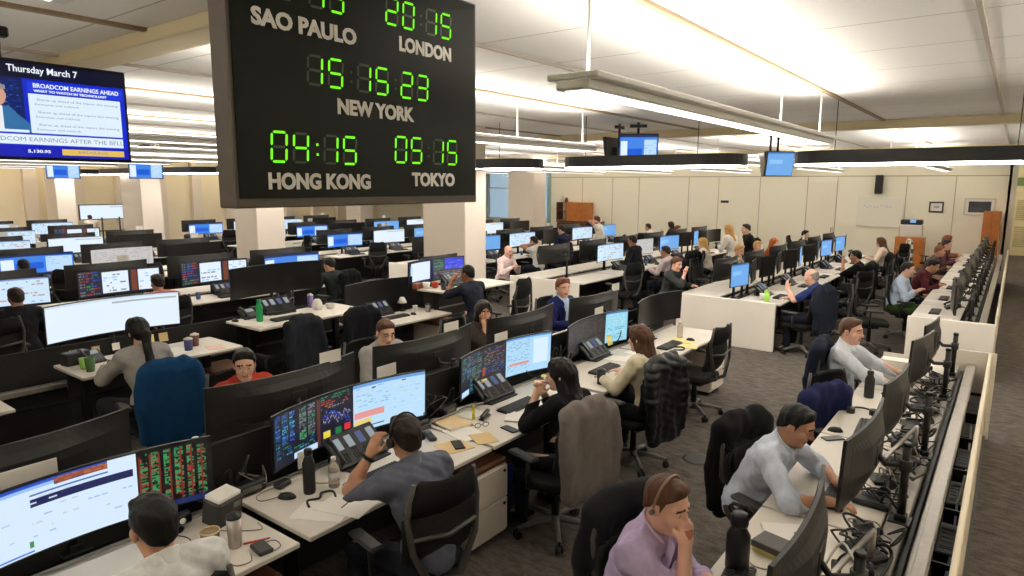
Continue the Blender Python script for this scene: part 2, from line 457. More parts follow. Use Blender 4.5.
def pic_S2():
    p = Pic(150, 44, (24, 26, 44))
    p.table(.01, .04, .16, .62, [BLU, (50, 60, 140), CYN, (40, 90, 110)], 3, 1); p.table(.18, .06, .3, .66, [GRN, GRY, (90, 70, 90)], 2, 1); p.rect(.3, .05, .32, .95, (92, 48, 40))
    p.text(.33, .04, .52, .3, [GRN, RED, ORG, GRY], .7); p.line(.34, .34, .52, .66, (70, 90, 220)); p.line(.34, .4, .52, .6, (150, 150, 190))
    p.rect(.34, .72, .39, .86, YEL).rect(.42, .72, .46, .86, (40, 120, 70)).rect(.48, .7, .52, .84, (206, 50, 50)); p.rect(.14, .86, .3, .97, PALE); p.text(.02, .68, .28, .84, [GRN, CYN, BLU], .6)
    p.rect(.54, 0, 1, 1, (186, 222, 248)); p.rect(.54, 0, 1, .06, (110, 160, 220)); p.text(.56, .1, .78, .5, [(120, 190, 190), (150, 180, 230), (220, 190, 170)], .35); p.text(.8, .12, .98, .9, [(150, 200, 235), (205, 225, 240)], .35)
    p.rect(.55, .6, .74, .72, (226, 150, 146)).rect(.55, .76, .66, .88, (230, 206, 120)).rect(.55, .9, .74, .93, NAVY); p.rect(.66, .12, .69, .14, INK).rect(.85, .1, .88, .12, INK); return p
def pic_S3():
    p = Pic(150, 44, (22, 26, 42))
    p.table(.02, .06, .3, .6, [CYN, BLU, GRN, GRY], 4); p.text(.32, .06, .55, .9, [GRY, GRN, ORG, BLU], .6); p.rect(.3, .5, .33, .74, RED).rect(.2, .68, .23, .9, GRN).rect(.4, .74, .47, .8, YEL); p.rect(.01, .84, .12, .97, PALE).table(.14, .55, .28, .95, [GRN, RED, CYN], 2)
    p.rect(.57, 0, 1, 1, (172, 216, 246)); p.rect(.57, 0, 1, .05, (90, 150, 215)); p.text(.59, .1, .8, .9, [(110, 180, 210), (150, 160, 190)], .4); p.rect(.84, .12, .97, .8, (214, 236, 252)); p.rect(.6, .68, .8, .74, (220, 150, 140)); return p
def pic_S4():
    p = Pic(120, 36, (34, 32, 38)); p.table(.02, .06, .68, .95, [(74, 72, 84), (110, 70, 50), (60, 80, 74), (90, 84, 80)], 9); p.rect(.72, 0, 1, 1, (150, 214, 236)); p.text(.75, .1, .98, .95, [(90, 160, 170), (200, 230, 240)], .45); p.rect(.72, 0, 1, .06, (60, 120, 170)); return p
def pic_T():
    p = Pic(90, 26, (20, 30, 70)); p.rect(.06, .08, .45, .9, WHT).rect(.05, .2, .1, .6, PALE); p.rect(.5, 0, 1, 1, (60, 62, 74)); p.text(.52, .1, .68, .55, [GRN, (40, 120, 60), GRY], .8, 1); p.rect(.7, .04, .99, .55, (70, 80, 220)).text(.72, .1, .98, .5, [(120, 130, 240), (40, 50, 150)], .5); p.table(.52, .62, .98, .95, [GRY, ORG, (150, 140, 130)], 6); return p
SCREEN_MESH = {}
def screen_mesh(key, pic, W, H, R, side=0.0):
    """curved sheet of cells facing -Y; picture colour per cell"""
    if key in SCREEN_MESH: return SCREEN_MESH[key]
    nx, ny = pic.nx, pic.ny
    u = np.linspace(-W/2, W/2, nx+1); v = np.linspace(H/2, -H/2, ny+1)
    V = [(R*math.sin(a/R) if R else a, -(R-R*math.cos(a/R)) if R else 0.0, b) for b in v for a in u]
    F = [(j*(nx+1)+i, (j+1)*(nx+1)+i, (j+1)*(nx+1)+i+1, j*(nx+1)+i+1) for j in range(ny) for i in range(nx)]
    me = bpy.data.meshes.new('screen'); me.from_pydata(V, [], F); me.materials.append(M_SCREEN)
    at = me.color_attributes.new('picture', 'FLOAT_COLOR', 'CORNER')
    c = lin(pic.a.reshape(-1, 3)); c = np.hstack([c, np.ones((len(c), 1))]); at.data.foreach_set('color', np.repeat(c, 4, axis=0).ravel().astype(np.float32))
    me.update(); SCREEN_MESH[key] = me; return me

# ------------------------------------------------------------------ monitors: origin at the foot of the pole, screen faces -Y
HOUS = {}
def housing_mesh(W, H, R):
    k = (W, H, R)
    if k in HOUS: return HOUS[k]
    mb = MB(); nu, nv = 25, 9
    us = np.linspace(-W/2-.008, W/2+.008, nu); vv = np.linspace(-H/2-.012, H/2+.008, nv)
    Fp = np.zeros((nu, nv, 3)); Bp = np.zeros((nu, nv, 3))
    for i, a in enumerate(us):
        th = a/R if R else 0; x = R*math.sin(th) if R else a; y0 = -(R-R*math.cos(th)) if R else 0
        for j, b in enumerate(vv):
            e = max(abs(2*a/W), 0); f = abs(2*b/H)
            t = .016 + .045*(1-min(1, max(0, (e-.35)/.55)))*(1-min(1, max(0, (f-.45)/.5)))
            Fp[i, j] = (x, y0+.004, b); Bp[i, j] = (x, y0+.004+t, b)
    n = nu*nv; fs = []
    for i in range(nu-1):
        for j in range(nv-1):
            a, b, c, d = i*nv+j, (i+1)*nv+j, (i+1)*nv+j+1, i*nv+j+1
            fs += [(a, b, c, d), (n+a, n+d, n+c, n+b)]
    for i in range(nu-1):
        fs += [(i*nv, n+i*nv, n+(i+1)*nv, (i+1)*nv), (i*nv+nv-1, (i+1)*nv+nv-1, n+(i+1)*nv+nv-1, n+i*nv+nv-1)]
    for j in range(nv-1):
        fs += [(j, j+1, n+j+1, n+j), ((nu-1)*nv+j, n+(nu-1)*nv+j, n+(nu-1)*nv+j+1, (nu-1)*nv+j+1)]
    mb.add(np.vstack([Fp.reshape(-1, 3), Bp.reshape(-1, 3)]), fs, 0, False)
    HOUS[k] = mb.mesh('housing', M_HOUS); return HOUS[k]
OFFM = {}
def make_monitor(loc, rz, label, W=1.2, H=.34, R=1.9, zc=.26, pic=None, key=None, group=None, tilt=0.0, back=.10, posttop=.30, screen_label=None):
    """loc = foot of the pole (on desk or spine); zc = height of panel centre over it; back = pole distance behind the panel"""
    t = thing('monitor', label, 'monitor', loc, rz, group)
    h = bpy.data.objects.new('housing', housing_mesh(W, H, R)); COL.objects.link(h); h.parent = t; h.location = (0, -back, zc); h.rotation_euler = (tilt, 0, 0)
    if pic is not None: me = screen_mesh(key, pic, W, H, R)
    else:
        if (W, H, R) not in OFFM:
            mb = MB(); nx = 24; us = np.linspace(-W/2, W/2, nx)
            vs = [(R*math.sin(a/R) if R else a, -(R-R*math.cos(a/R)) if R else 0, b) for a in us for b in (-H/2, H/2)]
            mb.add(vs, [(2*i, 2*i+2, 2*i+3, 2*i+1) for i in range(nx-1)], 0, True); OFFM[(W, H, R)] = mb.mesh('screen', M_OFF)
        me = OFFM[(W, H, R)]
    s = bpy.data.objects.new('screen', me); COL.objects.link(s); s.parent = t; s.location = (0, -back-.001, zc); s.rotation_euler = (tilt, 0, 0)
    if screen_label: s['label'] = screen_label
    k = ('stand', round(zc, 3), round(back, 3), round(posttop, 3))
    if k not in PROTO:
        a = MB(); a.tube([(0, 0, 0), (0, 0, max(zc, posttop))], .021, 10)
        a.tube([(0, 0, max(zc, posttop)), (0, 0, max(zc, posttop)+.02)], [.026, .02], 10)
        b = MB(); b.tube([(0, 0, zc-.03), (.05, -back*.45, zc-.03), (0, -back+.055, zc)], .016, 8); b.box((0, -back+.06, zc), (.12, .02, .12), bev=.005); b.tube([(0, 0, zc-.06), (0, 0, zc)], .032, 10)
        c = MB(); c.box((0, 0, .008), (.13, .11, .016), bev=.004); c.box((0, 0, .03), (.06, .06, .04), bev=.005)
        PROTO[k] = (a.mesh('pole', M_BLK), b.mesh('arm', M_BLK2), c.mesh('clamp', M_BLK))
    for nm, me in zip(('pole', 'arm', 'clamp'), PROTO[k]):
        o = bpy.data.objects.new(nm, me); COL.objects.link(o); o.parent = t
    return t

# ------------------------------------------------------------------ desks: origin on the floor under the middle of the user edge, user on -Y
def make_desk(W=1.5, D=.67, z=.74):
    t = thing('desk', '', 'desk')
    MB().box((0, D/2, z-.014), (W, D, .028), 0, bev=.004).build('tabletop', M_DESK, t)
    for s in (-1, 1):
        l = MB().box((s*(W/2-.17), D*.66, z/2-.01), (.075, .055, z-.04), bev=.006).build('leg', M_DKM, t)
        MB().box((s*(W/2-.17), D*.52, .016), (.07, D*.82, .032), bev=.008).build('foot', M_DKM, l)
    MB().box((0, D*.66, z-.06), (W-.3, .05, .05)).box((0, D-.05, z-.2), (W-.16, .02, .26), bev=.004).build('crossbar', M_BLK2, t)
    b = MB(); b.box((0, D*.62, z-.115), (W-.5, .3, .012)); b.box((0, D*.62-.15, z-.09), (W-.5, .008, .06)); b.box((0, D*.62+.15, z-.09), (W-.5, .008, .06)); b.build('cable_tray', M_BLK2, t)
    return t
def desk(x, y, rz, label, W=1.5, z=.74, D=.67, group=None):
    return place(('desk', W, z, D), lambda: make_desk(W, D, z), (x, y, 0), rz, label, group)
def make_cabinet():
    t = thing('drawer_cabinet', '', 'cabinet')
    MB().box((0, 0, .3), (.42, .55, .52), bev=.006).build('body', M_CAB, t)
    for k in range(2):
        d = MB().box((0, -.283, .185+k*.25), (.40, .018, .235), bev=.004).build('drawer', M_CAB, t)
        MB().lathe([(.012, 0), (.012, .006), (.004, .008)], n=10, M=Matrix.Translation((.16, -.293, .27+k*.25)) @ Matrix.Rotation(PI/2, 4, 'X')).build('lock', M_DKM, d)
    MB().box((0, 0, .585), (.42, .56, .05), bev=.015).build('cushion', M_BROWN, t)
    for sx in (-1, 1):
        for sy in (-1, 1): MB().tube([(sx*.17-.012, sy*.22, .022), (sx*.17+.012, sy*.22, .022)], .022, 10).build('castor', M_BLK, t)
    return t
def cabinet(x, y, rz, label, group=None): return place('cab', make_cabinet, (x, y, 0), rz, label, group)

# ------------------------------------------------------------------ task chair: origin on floor, sitter faces +Y
def back_sheet(w0, w1, z0, z1, y0, lean, curve, thick, mbx):
    nu, nv = 13, 12; P = np.zeros((nu, nv, 3))
    for i, a in enumerate(np.linspace(-1, 1, nu)):
        for j, b in enumerate(np.linspace(0, 1, nv)):
            wv = (w0+(w1-w0)*b); rc = 1-max(0, (b-.86)/.14)**2*.25 - max(0, (.12-b)/.12)**2*.25
            P[i, j] = (a*wv*rc/2, y0 - lean*b + curve*a*a - .03*math.sin(b*PI), z0+(z1-z0)*b)
    mbx.sheet(P, thick)
def make_chair(dz=0.0, tall=1.0):
    t = thing('office_chair', '', 'chair'); z = .46+dz
    b = MB(); nu, nv = 11, 11; P = np.zeros((nu, nv, 3))
    for i, a in enumerate(np.linspace(-1, 1, nu)):
        for j, c in enumerate(np.linspace(-1, 1, nv)):
            q = (1-abs(c)**6*.15); P[i, j] = (a*.245*q, c*.235*(1-abs(a)**6*.12)+.02, z-.02+.015*a*a-.03*max(0, c-.5)**2*2)
    b.sheet(P, .06); b.build('seat', M_SEAT, t)
    b = MB(); back_sheet(.44, .47, z+.10, z+.42, -.235, .05, .05, .022, b); b.build('backrest', M_MESH, t)
    b = MB(); back_sheet(.46, .36, z+.40, z+.40+.24*tall, -.285, .04, .045, .030, b); b.build('upper_back_pad', M_SEAT, t)
    b = MB()
    for s in (-1, 1):
        b.tube([(s*.03, -.14, z-.06), (s*.10, -.30, z+.02), (s*.20, -.30, z+.22), (s*.225, -.285, z+.42), (s*.19, -.30, z+.60)], [.022, .022, .018, .016, .012], 8)
    b.tube([(-.2, -.30, z+.30), (0, -.335, z+.28), (.2, -.30, z+.30)], .013, 6); b.build('back_frame', mat('chair_frame', (74, 71, 68), rough=.45), t)
    for s in (-1, 1):
        a = MB(); a.tube([(s*.20, -.02, z-.05), (s*.29, -.03, z-.02), (s*.295, -.03, z+.19)], .017, 8); a.build('armrest', M_BLK, t)
        MB().box((s*.295, .02, z+.205), (.085, .26, .03), bev=.012).build('arm_pad', M_BLK2, t.children[-1])
    MB().box((0, -.01, z-.075), (.22, .26, .05), bev=.015).tube([(0, 0, .12), (0, 0, z-.07)], [.032, .025], 12).build('column', M_BLK, t)
    ba = MB(); ba.lathe([(.05, .07), (.055, .10), (.04, .14)], n=12)
    for k in range(5):
        th = 2*PI*k/5+.3; ba.tube([(0, 0, .115), (.17*math.cos(th), .17*math.sin(th), .10), (.30*math.cos(th), .30*math.sin(th), .075)], [.028, .022, .017], 6)
    bo = ba.build('base', M_GREYP, t)
    for k in range(5):
        th = 2*PI*k/5+.3; cx, cy = .30*math.cos(th), .30*math.sin(th); q = MB(); nx, ny = -math.sin(th), math.cos(th)
        for s in (-1, 1): q.tube([(cx+nx*s*.008, cy+ny*s*.008, .03), (cx+nx*s*.028, cy+ny*s*.028, .03)], .03, 12)
        q.tube([(cx, cy, .05), (cx, cy, .085)], .012, 8); q.build('castor', M_BLK, bo)
    return t
def chair(x, y, rz, label, dz=0.0, group=None, tall=.78): return place(('chair', dz, tall), lambda: make_chair(dz, tall), (x, y, 0), rz, label, group)

# jackets over a chair back: same origin as the chair
JM = {}
def jacket(x, y, rz, label, rgb, z=1.07, drop=.62, puffy=False, group=None, inner=None, seed=0, h=.011, wide=.0, sag=.0):
    z = max(z, 1.07)-sag; f = Field(); w_ = .185+wide
    f.cap((-w_, -.32, z-.055), (w_, -.32, z-.055), .058, k=.03); f.cap((-.11, -.315, z+.0), (.11, -.315, z+.0), .045, k=.06)
    f.box((0, -.335, z-.06-drop/2), (w_+.03, .046, drop/2+.03), .04, k=.04)
    for s in (-1, 1):
        f.cap((s*(w_+.02), -.335, z-.08), (s*(w_+.05), -.365, z-.34), .055, .050, k=.02); f.cap((s*(w_+.05), -.365, z-.34), (s*(w_+.035), -.35, z-.06-drop*.9), .050, .040, k=.015)
        f.box((s*(w_-.01), -.295, z-.19), (.035, .05, .16), .03, k=.06)
    if puffy: f.ops.append((lambda p: -.011*np.abs(np.sin(p[:, 2]*44+p[:, 0]*4+2*np.sin(p[:, 0]*9)))**.6+.006, 0, 'a'))
    f.wav(.006, ((30, 6, 2+seed*.3), (5, 3, 4)), seed); f.wav(.004, ((57, 4, -9), (5, 2, 13)), seed+1.3); f.wav(.006, ((9, 12, 22), (14, 3, -8)), seed)
    m = fabric(rgb) if not puffy else mat('nylon_%d' % rgb[0], rgb, rough=0.35, var=.1, bump=.1)
    o = field_obj('jacket', f, h, m, None, (x, y, 0), rz)
    return tag(o, label, 'jacket', group)

# ------------------------------------------------------------------ small desk things, all at their own origin, user side -Y
def make_keyboard():
    t = thing('keyboard', '', 'keyboard'); MB().box((0, 0, .009), (.43, .135, .018), bev=.005, rx=.03).build('body', M_BLK, t)
    k = MB()
    for r in range(5):
        for c in range(18 if r else 16): k.box((-.197+c*(.0232 if r else .026), -.048+r*.024, .021+.001*r), (.019, .02, .007), bev=.002)
    k.build('keys', M_BLK2, t); return t
def keyboard(x, y, z, rz, label, group=None): return place('kb', make_keyboard, (x, y, z), rz, label, group)
def make_mouse():
    t = thing('mouse', '', 'mouse'); mb = MB(); n = 10
    prof = []
    for i in range(7):
        a = PI*i/6; prof.append((math.sin(a), math.cos(a)))
    vs = []; fs = []
    for i in range(9):
        th = PI/2*i/8
        for k in range(16): vs.append((.031*math.cos(th)*math.cos(2*PI*k/16), .055*math.cos(th)*math.sin(2*PI*k/16), .034*math.sin(th)))
    for i in range(8):
        for k in range(16): fs.append((i*16+k, i*16+(k+1) % 16, (i+1)*16+(k+1) % 16, (i+1)*16+k))
    fs.append(tuple(range(16))[::-1]); mb.add(vs, fs, 0, True); mb.build('shell', M_BLK, t)
    MB().tube([(0, .024, .03), (0, .036, .026)], .005, 8).build('scroll_wheel', M_GREYP, t); return t
def mouse(x, y, z, rz, label, group=None): return place('mouse', make_mouse, (x, y, z), rz, label, group)
def make_turret():
    t = thing('desk_phone', '', 'phone'); R = Matrix.Translation((0, 0, .012)) @ Matrix.Rotation(.72, 4, 'X')
    b = MB(); b.box((0, .12, 0), (.42, .25, .03), bev=.008, M=R); b.box((0, .15, .05), (.36, .05, .10), bev=.01); b.box((0, .05, .006), (.36, .2, .012)); b.build('console', M_BLK, t)
    for k in range(4):
        q = MB(); x = -.135+k*.095
        q.box((x, .165, .017), (.05, .085, .006), M=R); q.build('display', M_LCD if k != 2 else M_LCDB, t)
        q = MB(); 
        for r in range(5):
            for c in range(3): q.box((x-.02+c*.02, .03+r*.019, .018), (.014, .013, .006), bev=.002, M=R)
        q.build('button_panel', M_BLK2, t)
    q = MB(); q.tube([(-.196, .02, .035), (-.196, .06, .05), (-.196, .17, .05), (-.196, .21, .035)], [.022, .013, .013, .022], 8, M=R); q.build('handset', M_BLK, t)
    return t
def turret(x, y, z, rz, label, group=None): return place('turret', make_turret, (x, y, z), rz, label, group)
def make_desk_phone():
    t = thing('telephone', '', 'phone'); R = Matrix.Translation((0, 0, .01)) @ Matrix.Rotation(.5, 4, 'X')
    MB().box((0, .08, 0), (.2, .19, .03), bev=.008, M=R).box((0, .1, .03), (.15, .06, .06), bev=.008).build('console', M_BLK2, t)
    MB().box((.03, .13, .017), (.09, .05, .005), M=R).build('display', M_LCD, t)
    q = MB()
    for r in range(4):
        for c in range(4): q.box((-.01+c*.024, .02+r*.02, .018), (.016, .013, .006), bev=.002, M=R)
    q.build('button_panel', M_GREYP, t)
    MB().tube([(-.075, .0, .035), (-.075, .03, .05), (-.075, .13, .05), (-.075, .16, .035)], [.022, .014, .014, .022], 8, M=R).build('handset', M_BLK, t); return t
def telephone(x, y, z, rz, label, group=None): return place('tel', make_desk_phone, (x, y, z), rz, label, group)
def solid(name, label, cat, mb, mats, loc, rz=0.0, group=None): return tag(mb.build(name, mats, None, loc, rz), label, cat, group)
def bottle(name, label, loc, prof, m, capm=None, capprof=None, group=None):
    t = thing(name, label, 'bottle', loc, 0, group); MB().lathe(prof, n=20).build('body', m, t)
    if capprof: MB().lathe(capprof, n=16).build('cap', capm, t)
    return t
def flask(label, loc, rgb, r=.036, h=.26, capc=(20, 20, 20)):
    m = mat('flask_%d_%d_%d' % rgb, rgb, rough=0.35); c = mat('cap_%d_%d_%d' % capc, capc, rough=.4)
    return bottle('bottle', label, loc, [(r*.9, 0), (r, .01), (r, h*.68), (r*.62, h*.83), (r*.55, h*.87)], m, c, [(r*.58, h*.86), (r*.66, h*.865), (r*.66, h*.98), (r*.5, h)])
def tumbler(label, loc, rgb, r=.036, h=.2, lidc=(20, 20, 20), metal=0.0, name='tumbler', cat='cup'):
    m = mat('tumbler_%d_%d_%d' % rgb, rgb, rough=.35, metal=metal); c = mat('cap_%d_%d_%d' % lidc, lidc, rough=.4)
    t = thing(name, label, cat, loc); MB().lathe([(r*.85, 0), (r*.88, .01), (r, h*.9)], n=20).build('body', m, t)
    MB().lathe([(r*1.04, h*.88), (r*1.06, h*.92), (r*.98, h*.97), (r*.5, h*1.0), (r*.45, h*1.05), (r*.2, h*1.05)], n=20).build('lid', c, t); return t
def cup(label, loc, rgb, r=.04, h=.10):
    m = mat('cup_%d_%d_%d' % rgb, rgb, rough=.5)
    return solid('cup', label, 'cup', MB().lathe([(r*.72, 0), (r*.74, .004), (r, h), (r*.94, h), (r*.7, .012), (0.0, .012)], n=18), m, loc)
def paper(label, loc, rz, w_=.21, d=.297, m=None, name='paper', cat='paper', th=.003, group=None):
    nu, nv = 7, 9; P = np.zeros((nu, nv, 3))
    for i, a in enumerate(np.linspace(-.5, .5, nu)):
        for j, b in enumerate(np.linspace(-.5, .5, nv)): P[i, j] = (a*w_, b*d, th*.5+.0008*math.sin(a*5+b*7)**2)
    return solid(name, label, cat, MB().sheet(P, th, smooth=False), m or M_PAPER, loc, rz, group)
def make_smartphone():
    t = thing('smartphone', '', 'phone'); MB().box((0, 0, .005), (.074, .15, .009), bev=.003).build('case', M_BLK, t)
    MB().box((0, 0, .0098), (.066, .138, .0012)).build('screen', M_OFF, t); return t
def smartphone(x, y, z, rz, label): return place('sp', make_smartphone, (x, y, z), rz, label)
def notebook(label, loc, rz, rgb, w_=.19, d=.25, th=.018, cover=(30, 30, 30)):
    t = thing('notebook', label, 'notebook', loc, rz); MB().box((0, 0, th/2), (w_, d, th-.004), bev=.001).build('pages', M_PAPER, t)
    c = mat('cover_%d_%d_%d' % rgb, rgb, rough=.6); MB().box((0, 0, th), (w_+.008, d+.008, .003), bev=.001).build('cover', c, t)
    MB().box((0, 0, .0015), (w_+.008, d+.008, .003)).build('back_cover', mat('cover_%d_%d_%d' % cover, cover, rough=.6), t); return t
def cord(label, pts, r=.003, rgb=(22, 22, 22), name='cable', cat='cable', group=None, n=5):
    # smooth path through the points
    p = [Vector(q) for q in pts]; out = []
    for i in range(len(p)-1):
        p0, p1, p2, p3 = p[max(i-1, 0)], p[i], p[i+1], p[min(i+2, len(p)-1)]
        for k in range(6):
            t = k/6; out.append(.5*((2*p1)+(p2-p0)*t+(2*p0-5*p1+4*p2-p3)*t*t+(3*p1-p0-3*p2+p3)*t**3))
    out.append(p[-1]); return solid(name, label, cat, MB().tube(out, r, n), mat('cord_%d_%d_%d' % rgb, rgb, rough=.5), (0, 0, 0), 0, group)
# ------------------------------------------------------------------ people
SKIN = {'light': (220, 176, 150), 'pink': (222, 172, 150), 'tan': (192, 142, 112), 'brown': (150, 100, 72)}
HAIR = {'black': (15, 13, 13), 'dark': (36, 25, 20), 'brown': (82, 52, 34), 'auburn': (116, 66, 38), 'blond': (196, 152, 88), 'ginger': (180, 92, 40), 'grey': (128, 122, 114)}
def hair_mat(c):
    n = 'hair_'+c
    if n in MATS: return MATS[n]
    m = mat(n, HAIR[c], rough=.5, spec=.35); nt = m.node_tree; b = nt.nodes['Principled BSDF']
    tc = nt.nodes.new('ShaderNodeTexCoord'); mp = nt.nodes.new('ShaderNodeMapping'); mp.inputs['Scale'].default_value = (170, 90, 22)
    nz = nt.nodes.new('ShaderNodeTexNoise'); nz.inputs['Scale'].default_value = 1; nz.inputs['Detail'].default_value = 3
    mx = nt.nodes.new('ShaderNodeMix'); mx.data_type = 'RGBA'; cc = lin(HAIR[c]); mx.inputs[6].default_value = (*(cc*.55), 1); mx.inputs[7].default_value = (*np.minimum(cc*1.6+.001, 1), 1)
    bp = nt.nodes.new('ShaderNodeBump'); bp.inputs['Strength'].default_value = .6; bp.inputs['Distance'].default_value = .006
    L = nt.links.new; L(tc.outputs['Object'], mp.inputs[0]); L(mp.outputs[0], nz.inputs['Vector']); L(nz.outputs['Fac'], mx.inputs[0]); L(mx.outputs[2], b.inputs['Base Color']); L(nz.outputs['Fac'], bp.inputs['Height']); L(bp.outputs[0], b.inputs['Normal'])
    return m
def unit(v): v = np.asarray(v, float); return v/ (np.linalg.norm(v)+1e-9)
def ik(a, b, l1, l2, pole):
    d = b-a; L = np.linalg.norm(d); 
    if L > (l1+l2)*.985: b = a+d/L*(l1+l2)*.985; d = b-a; L = np.linalg.norm(d)
    u = d/L; x = (l1*l1-l2*l2+L*L)/(2*L); hgt = math.sqrt(max(l1*l1-x*x, 1e-6))
    pl = np.asarray(pole, float); pl = pl-u*(pl@u); pl = unit(pl)
    return a+u*x+pl*hgt, b
def hand(f, wrist, d, n, side, curl=.5, s=1.0, spread=.0, thumb=.6):
    """d finger direction, n palm normal (the way the palm looks), side +1: thumb on +cross(n,d)"""
    d = unit(d); n = unit(n-d*(n@d)); t = np.cross(n, d)*side      # t points to the thumb side
    R = np.stack([t, d, n], 1)
    pc = wrist+d*.047*s
    f.cap(wrist-d*.01, wrist+d*.03, .025*s, .027*s, k=.02)
    f.box(pc+d*.003, (.039*s, .046*s, .0135*s), .012*s, R, k=.018)
    for i, (o, L) in enumerate(((.028, .072), (.0095, .082), (-.0095, .076), (-.027, .060))):
        p = pc+d*.042*s+t*o*s - n*.002; r = .0088*s if i < 3 else .0078*s; dd = unit(d+t*(o*spread*8)); 
        ang = 0
        for seg, fr in enumerate((.46, .30, .24)):
            ang += curl*(.55, .75, .5)[seg]*(1+.12*i)
            q = p+(dd*math.cos(ang)+n*math.sin(ang))*L*fr*s
            f.cap(p, q, r, r*.9, k=.006); p = q; r *= .92
    p = pc-d*.025*s+t*.026*s+n*.004
    q = p+(t*.75+d*.6+n*.35*thumb)*.036*s; f.cap(p, q, .0125*s, .0105*s, k=.014)
    q2 = q+(t*(.35-.3*thumb)+d*.85+n*.45*thumb)*.03*s; f.cap(q, q2, .0105*s, .0088*s, k=.006)
    f.cap(q2, q2+(d*.85+t*(.1-.3*thumb)+n*.4*thumb)*.022*s, .0088*s, .0075*s, k=.005)

def person(label, x, y, rz, seat=.46, lean=.12, slouch=.18, twist=0.0, yaw=0.0, nod=.1, roll=0.0, lh=None, rh=None, lpole=(-.7, -.5, -.6), rpole=(.7, -.5, -.6),
           lf=None, rf=None, ln=None, rn=None, lcurl=.5, rcurl=.5, hair='short', hairc='dark', skin='light', top=(200, 205, 215), topkind='shirt', sleeve='long', bottom=(40, 42, 50),
           stand=False, female=False, h=.010, jacket_c=None, group=None, knees=(.14, .14), kneef=.42, legs=True, size=1.0, wav=1.0, lsleeve=None):
    S = size*.97; sk = np.array
    A = lambda *v: np.array(v, float)
    hipz = (.93*S if stand else seat+.085)
    pel = A(0, 0, hipz); u = A(0, math.sin(lean), math.cos(lean)); u2 = A(0, math.sin(lean+slouch), math.cos(lean+slouch))
    ct, st_ = math.cos(twist), math.sin(twist); rot = lambda v: A(v[0]*ct-v[1]*st_, v[0]*st_+v[1]*ct, v[2])
    waist = pel+u*.14*S; chest = waist+unit(u+u2)*.20*S; nb = chest+u2*.175*S
    rt = rot(A(1, 0, 0)); fw = unit(np.cross(u2, rt)*1.0); fw = -fw if fw[1] < 0 and abs(twist) < 1.5 else fw
    sw = (.168 if female else .198)*S
    shL = nb-u2*.055*S-rt*sw; shR = nb-u2*.055*S+rt*sw
    neckdir = unit(u2*.6+A(0, math.sin(nod*.6), math.cos(nod*.6)))
    hb = nb+neckdir*.062*S
    # head frame
    cyw, syw = math.cos(yaw), math.sin(yaw); cn, sn = math.cos(nod), math.sin(nod)
    hf = rot(A(-syw*cn, cyw*cn, -sn)); hr0 = unit(np.cross(hf, A(0, 0, 1))); hu0 = np.cross(hr0, hf)
    hr = hr0*math.cos(roll)+hu0*math.sin(roll); hu = np.cross(hr, hf)
    HR = np.stack([hr, hf, hu], 1); hs = 1.05*S*(0.96 if female else 1.0)
    hc = hb+neckdir*.068*S+hf*.030+hu*.025
    H = lambda a, b, c: hc+(hr*a+hf*b+hu*c)*hs
    la, lfm = .285*S, .25*S
    lh = A(-.17, .40, .79) if lh is None else A(*lh); rh = A(.17, .40, .79) if rh is None else A(*rh)
    elL, lh = ik(shL, lh, la, lfm, lpole); elR, rh = ik(shR, rh, la, lfm, rpole)
    # legs
    hips = [pel+A(s*.09*S, 0, -.01) for s in (-1, 1)]
    if stand: kn = [A(s*.10*S, .02, .50*S) for s in (-1, 1)]; an = [A(s*.11*S, -.02, .085) for s in (-1, 1)]
    else: kn = [A(s*(.09+k)*S*.9, kneef*S, seat+.06) for s, k in zip((-1, 1), knees)]; an = [A(s*(.09+k)*S*.9, kneef*S+.0, .085) for s, k in zip((-1, 1), knees)]
    # body
    f = Field()
    f.ell(pel+A(0, -.01, .02), A(.155, .115, .12)*S, k=.05); f.cap(pel+u*.03, waist, .115*S, .11*S, k=.06)
    TR = np.stack([rt, fw, u2], 1)
    f.ell(chest, A(.152, .105, .19)*S, TR, k=.06)
    f.cap(shL+rt*.03*S, shR-rt*.03*S, .062*S, k=.06)
    f.cap(nb-u2*.03*S, hb+neckdir*.05*S, (.052 if female else .058)*S, (.047 if female else .054)*S, k=.03)
    for sh_, el, hd in ((shL, elL, lh), (shR, elR, rh)):
        f.cap(sh_, el, .050*S, .040*S, k=.03); f.cap(el, el+(hd-el)*.35, .041*S, .040*S, k=.02); f.cap(el+(hd-el)*.35, hd, .040*S, .026*S, k=.02)
    for hp, k_, a in zip(hips, kn, an):
        f.cap(hp, k_, .066*S, .046*S, k=.03); f.cap(k_, k_+(a-k_)*.4, .045*S, .045*S, k=.01); f.cap(k_+(a-k_)*.4, a, .045*S, .030*S, k=.01); f.cap(a, a+A(0, .10, -.045), .034, .03, k=.03)
    # head
    f.ell(H(0, -.014, .034), A(.075, .096, .086)*hs, HR, k=.02); f.ell(H(0, .020, -.040), A(.058, .066, .080)*hs, HR, k=.035); f.cap(H(-.014, .062, -.098), H(.014, .062, -.098), .019*hs, k=.025)
    for s in (-1, 1):
        f.ell(H(s*.042, .058, -.028), A(.024, .022, .026)*hs, HR, k=.02); f.cap(H(s*.012, .082, .030), H(s*.048, .066, .026), .010*hs, k=.014)
    for s in (-1, 1): f.ell(H(s*.032, .096, .006), A(.018, .018, .013)*hs, HR, k=.010, mode='d')
    for s in (-1, 1): f.ell(H(s*.032, .074, .005), A(.014, .013, .012)*hs, HR, k=.004)
    f.cap(H(0, .086, .010), H(0, .107, -.026), .008*hs, .012*hs, k=.012)
    for s in (-1, 1): f.ell(H(s*.011, .095, -.030), A(.009, .010, .008)*hs, HR, k=.008)
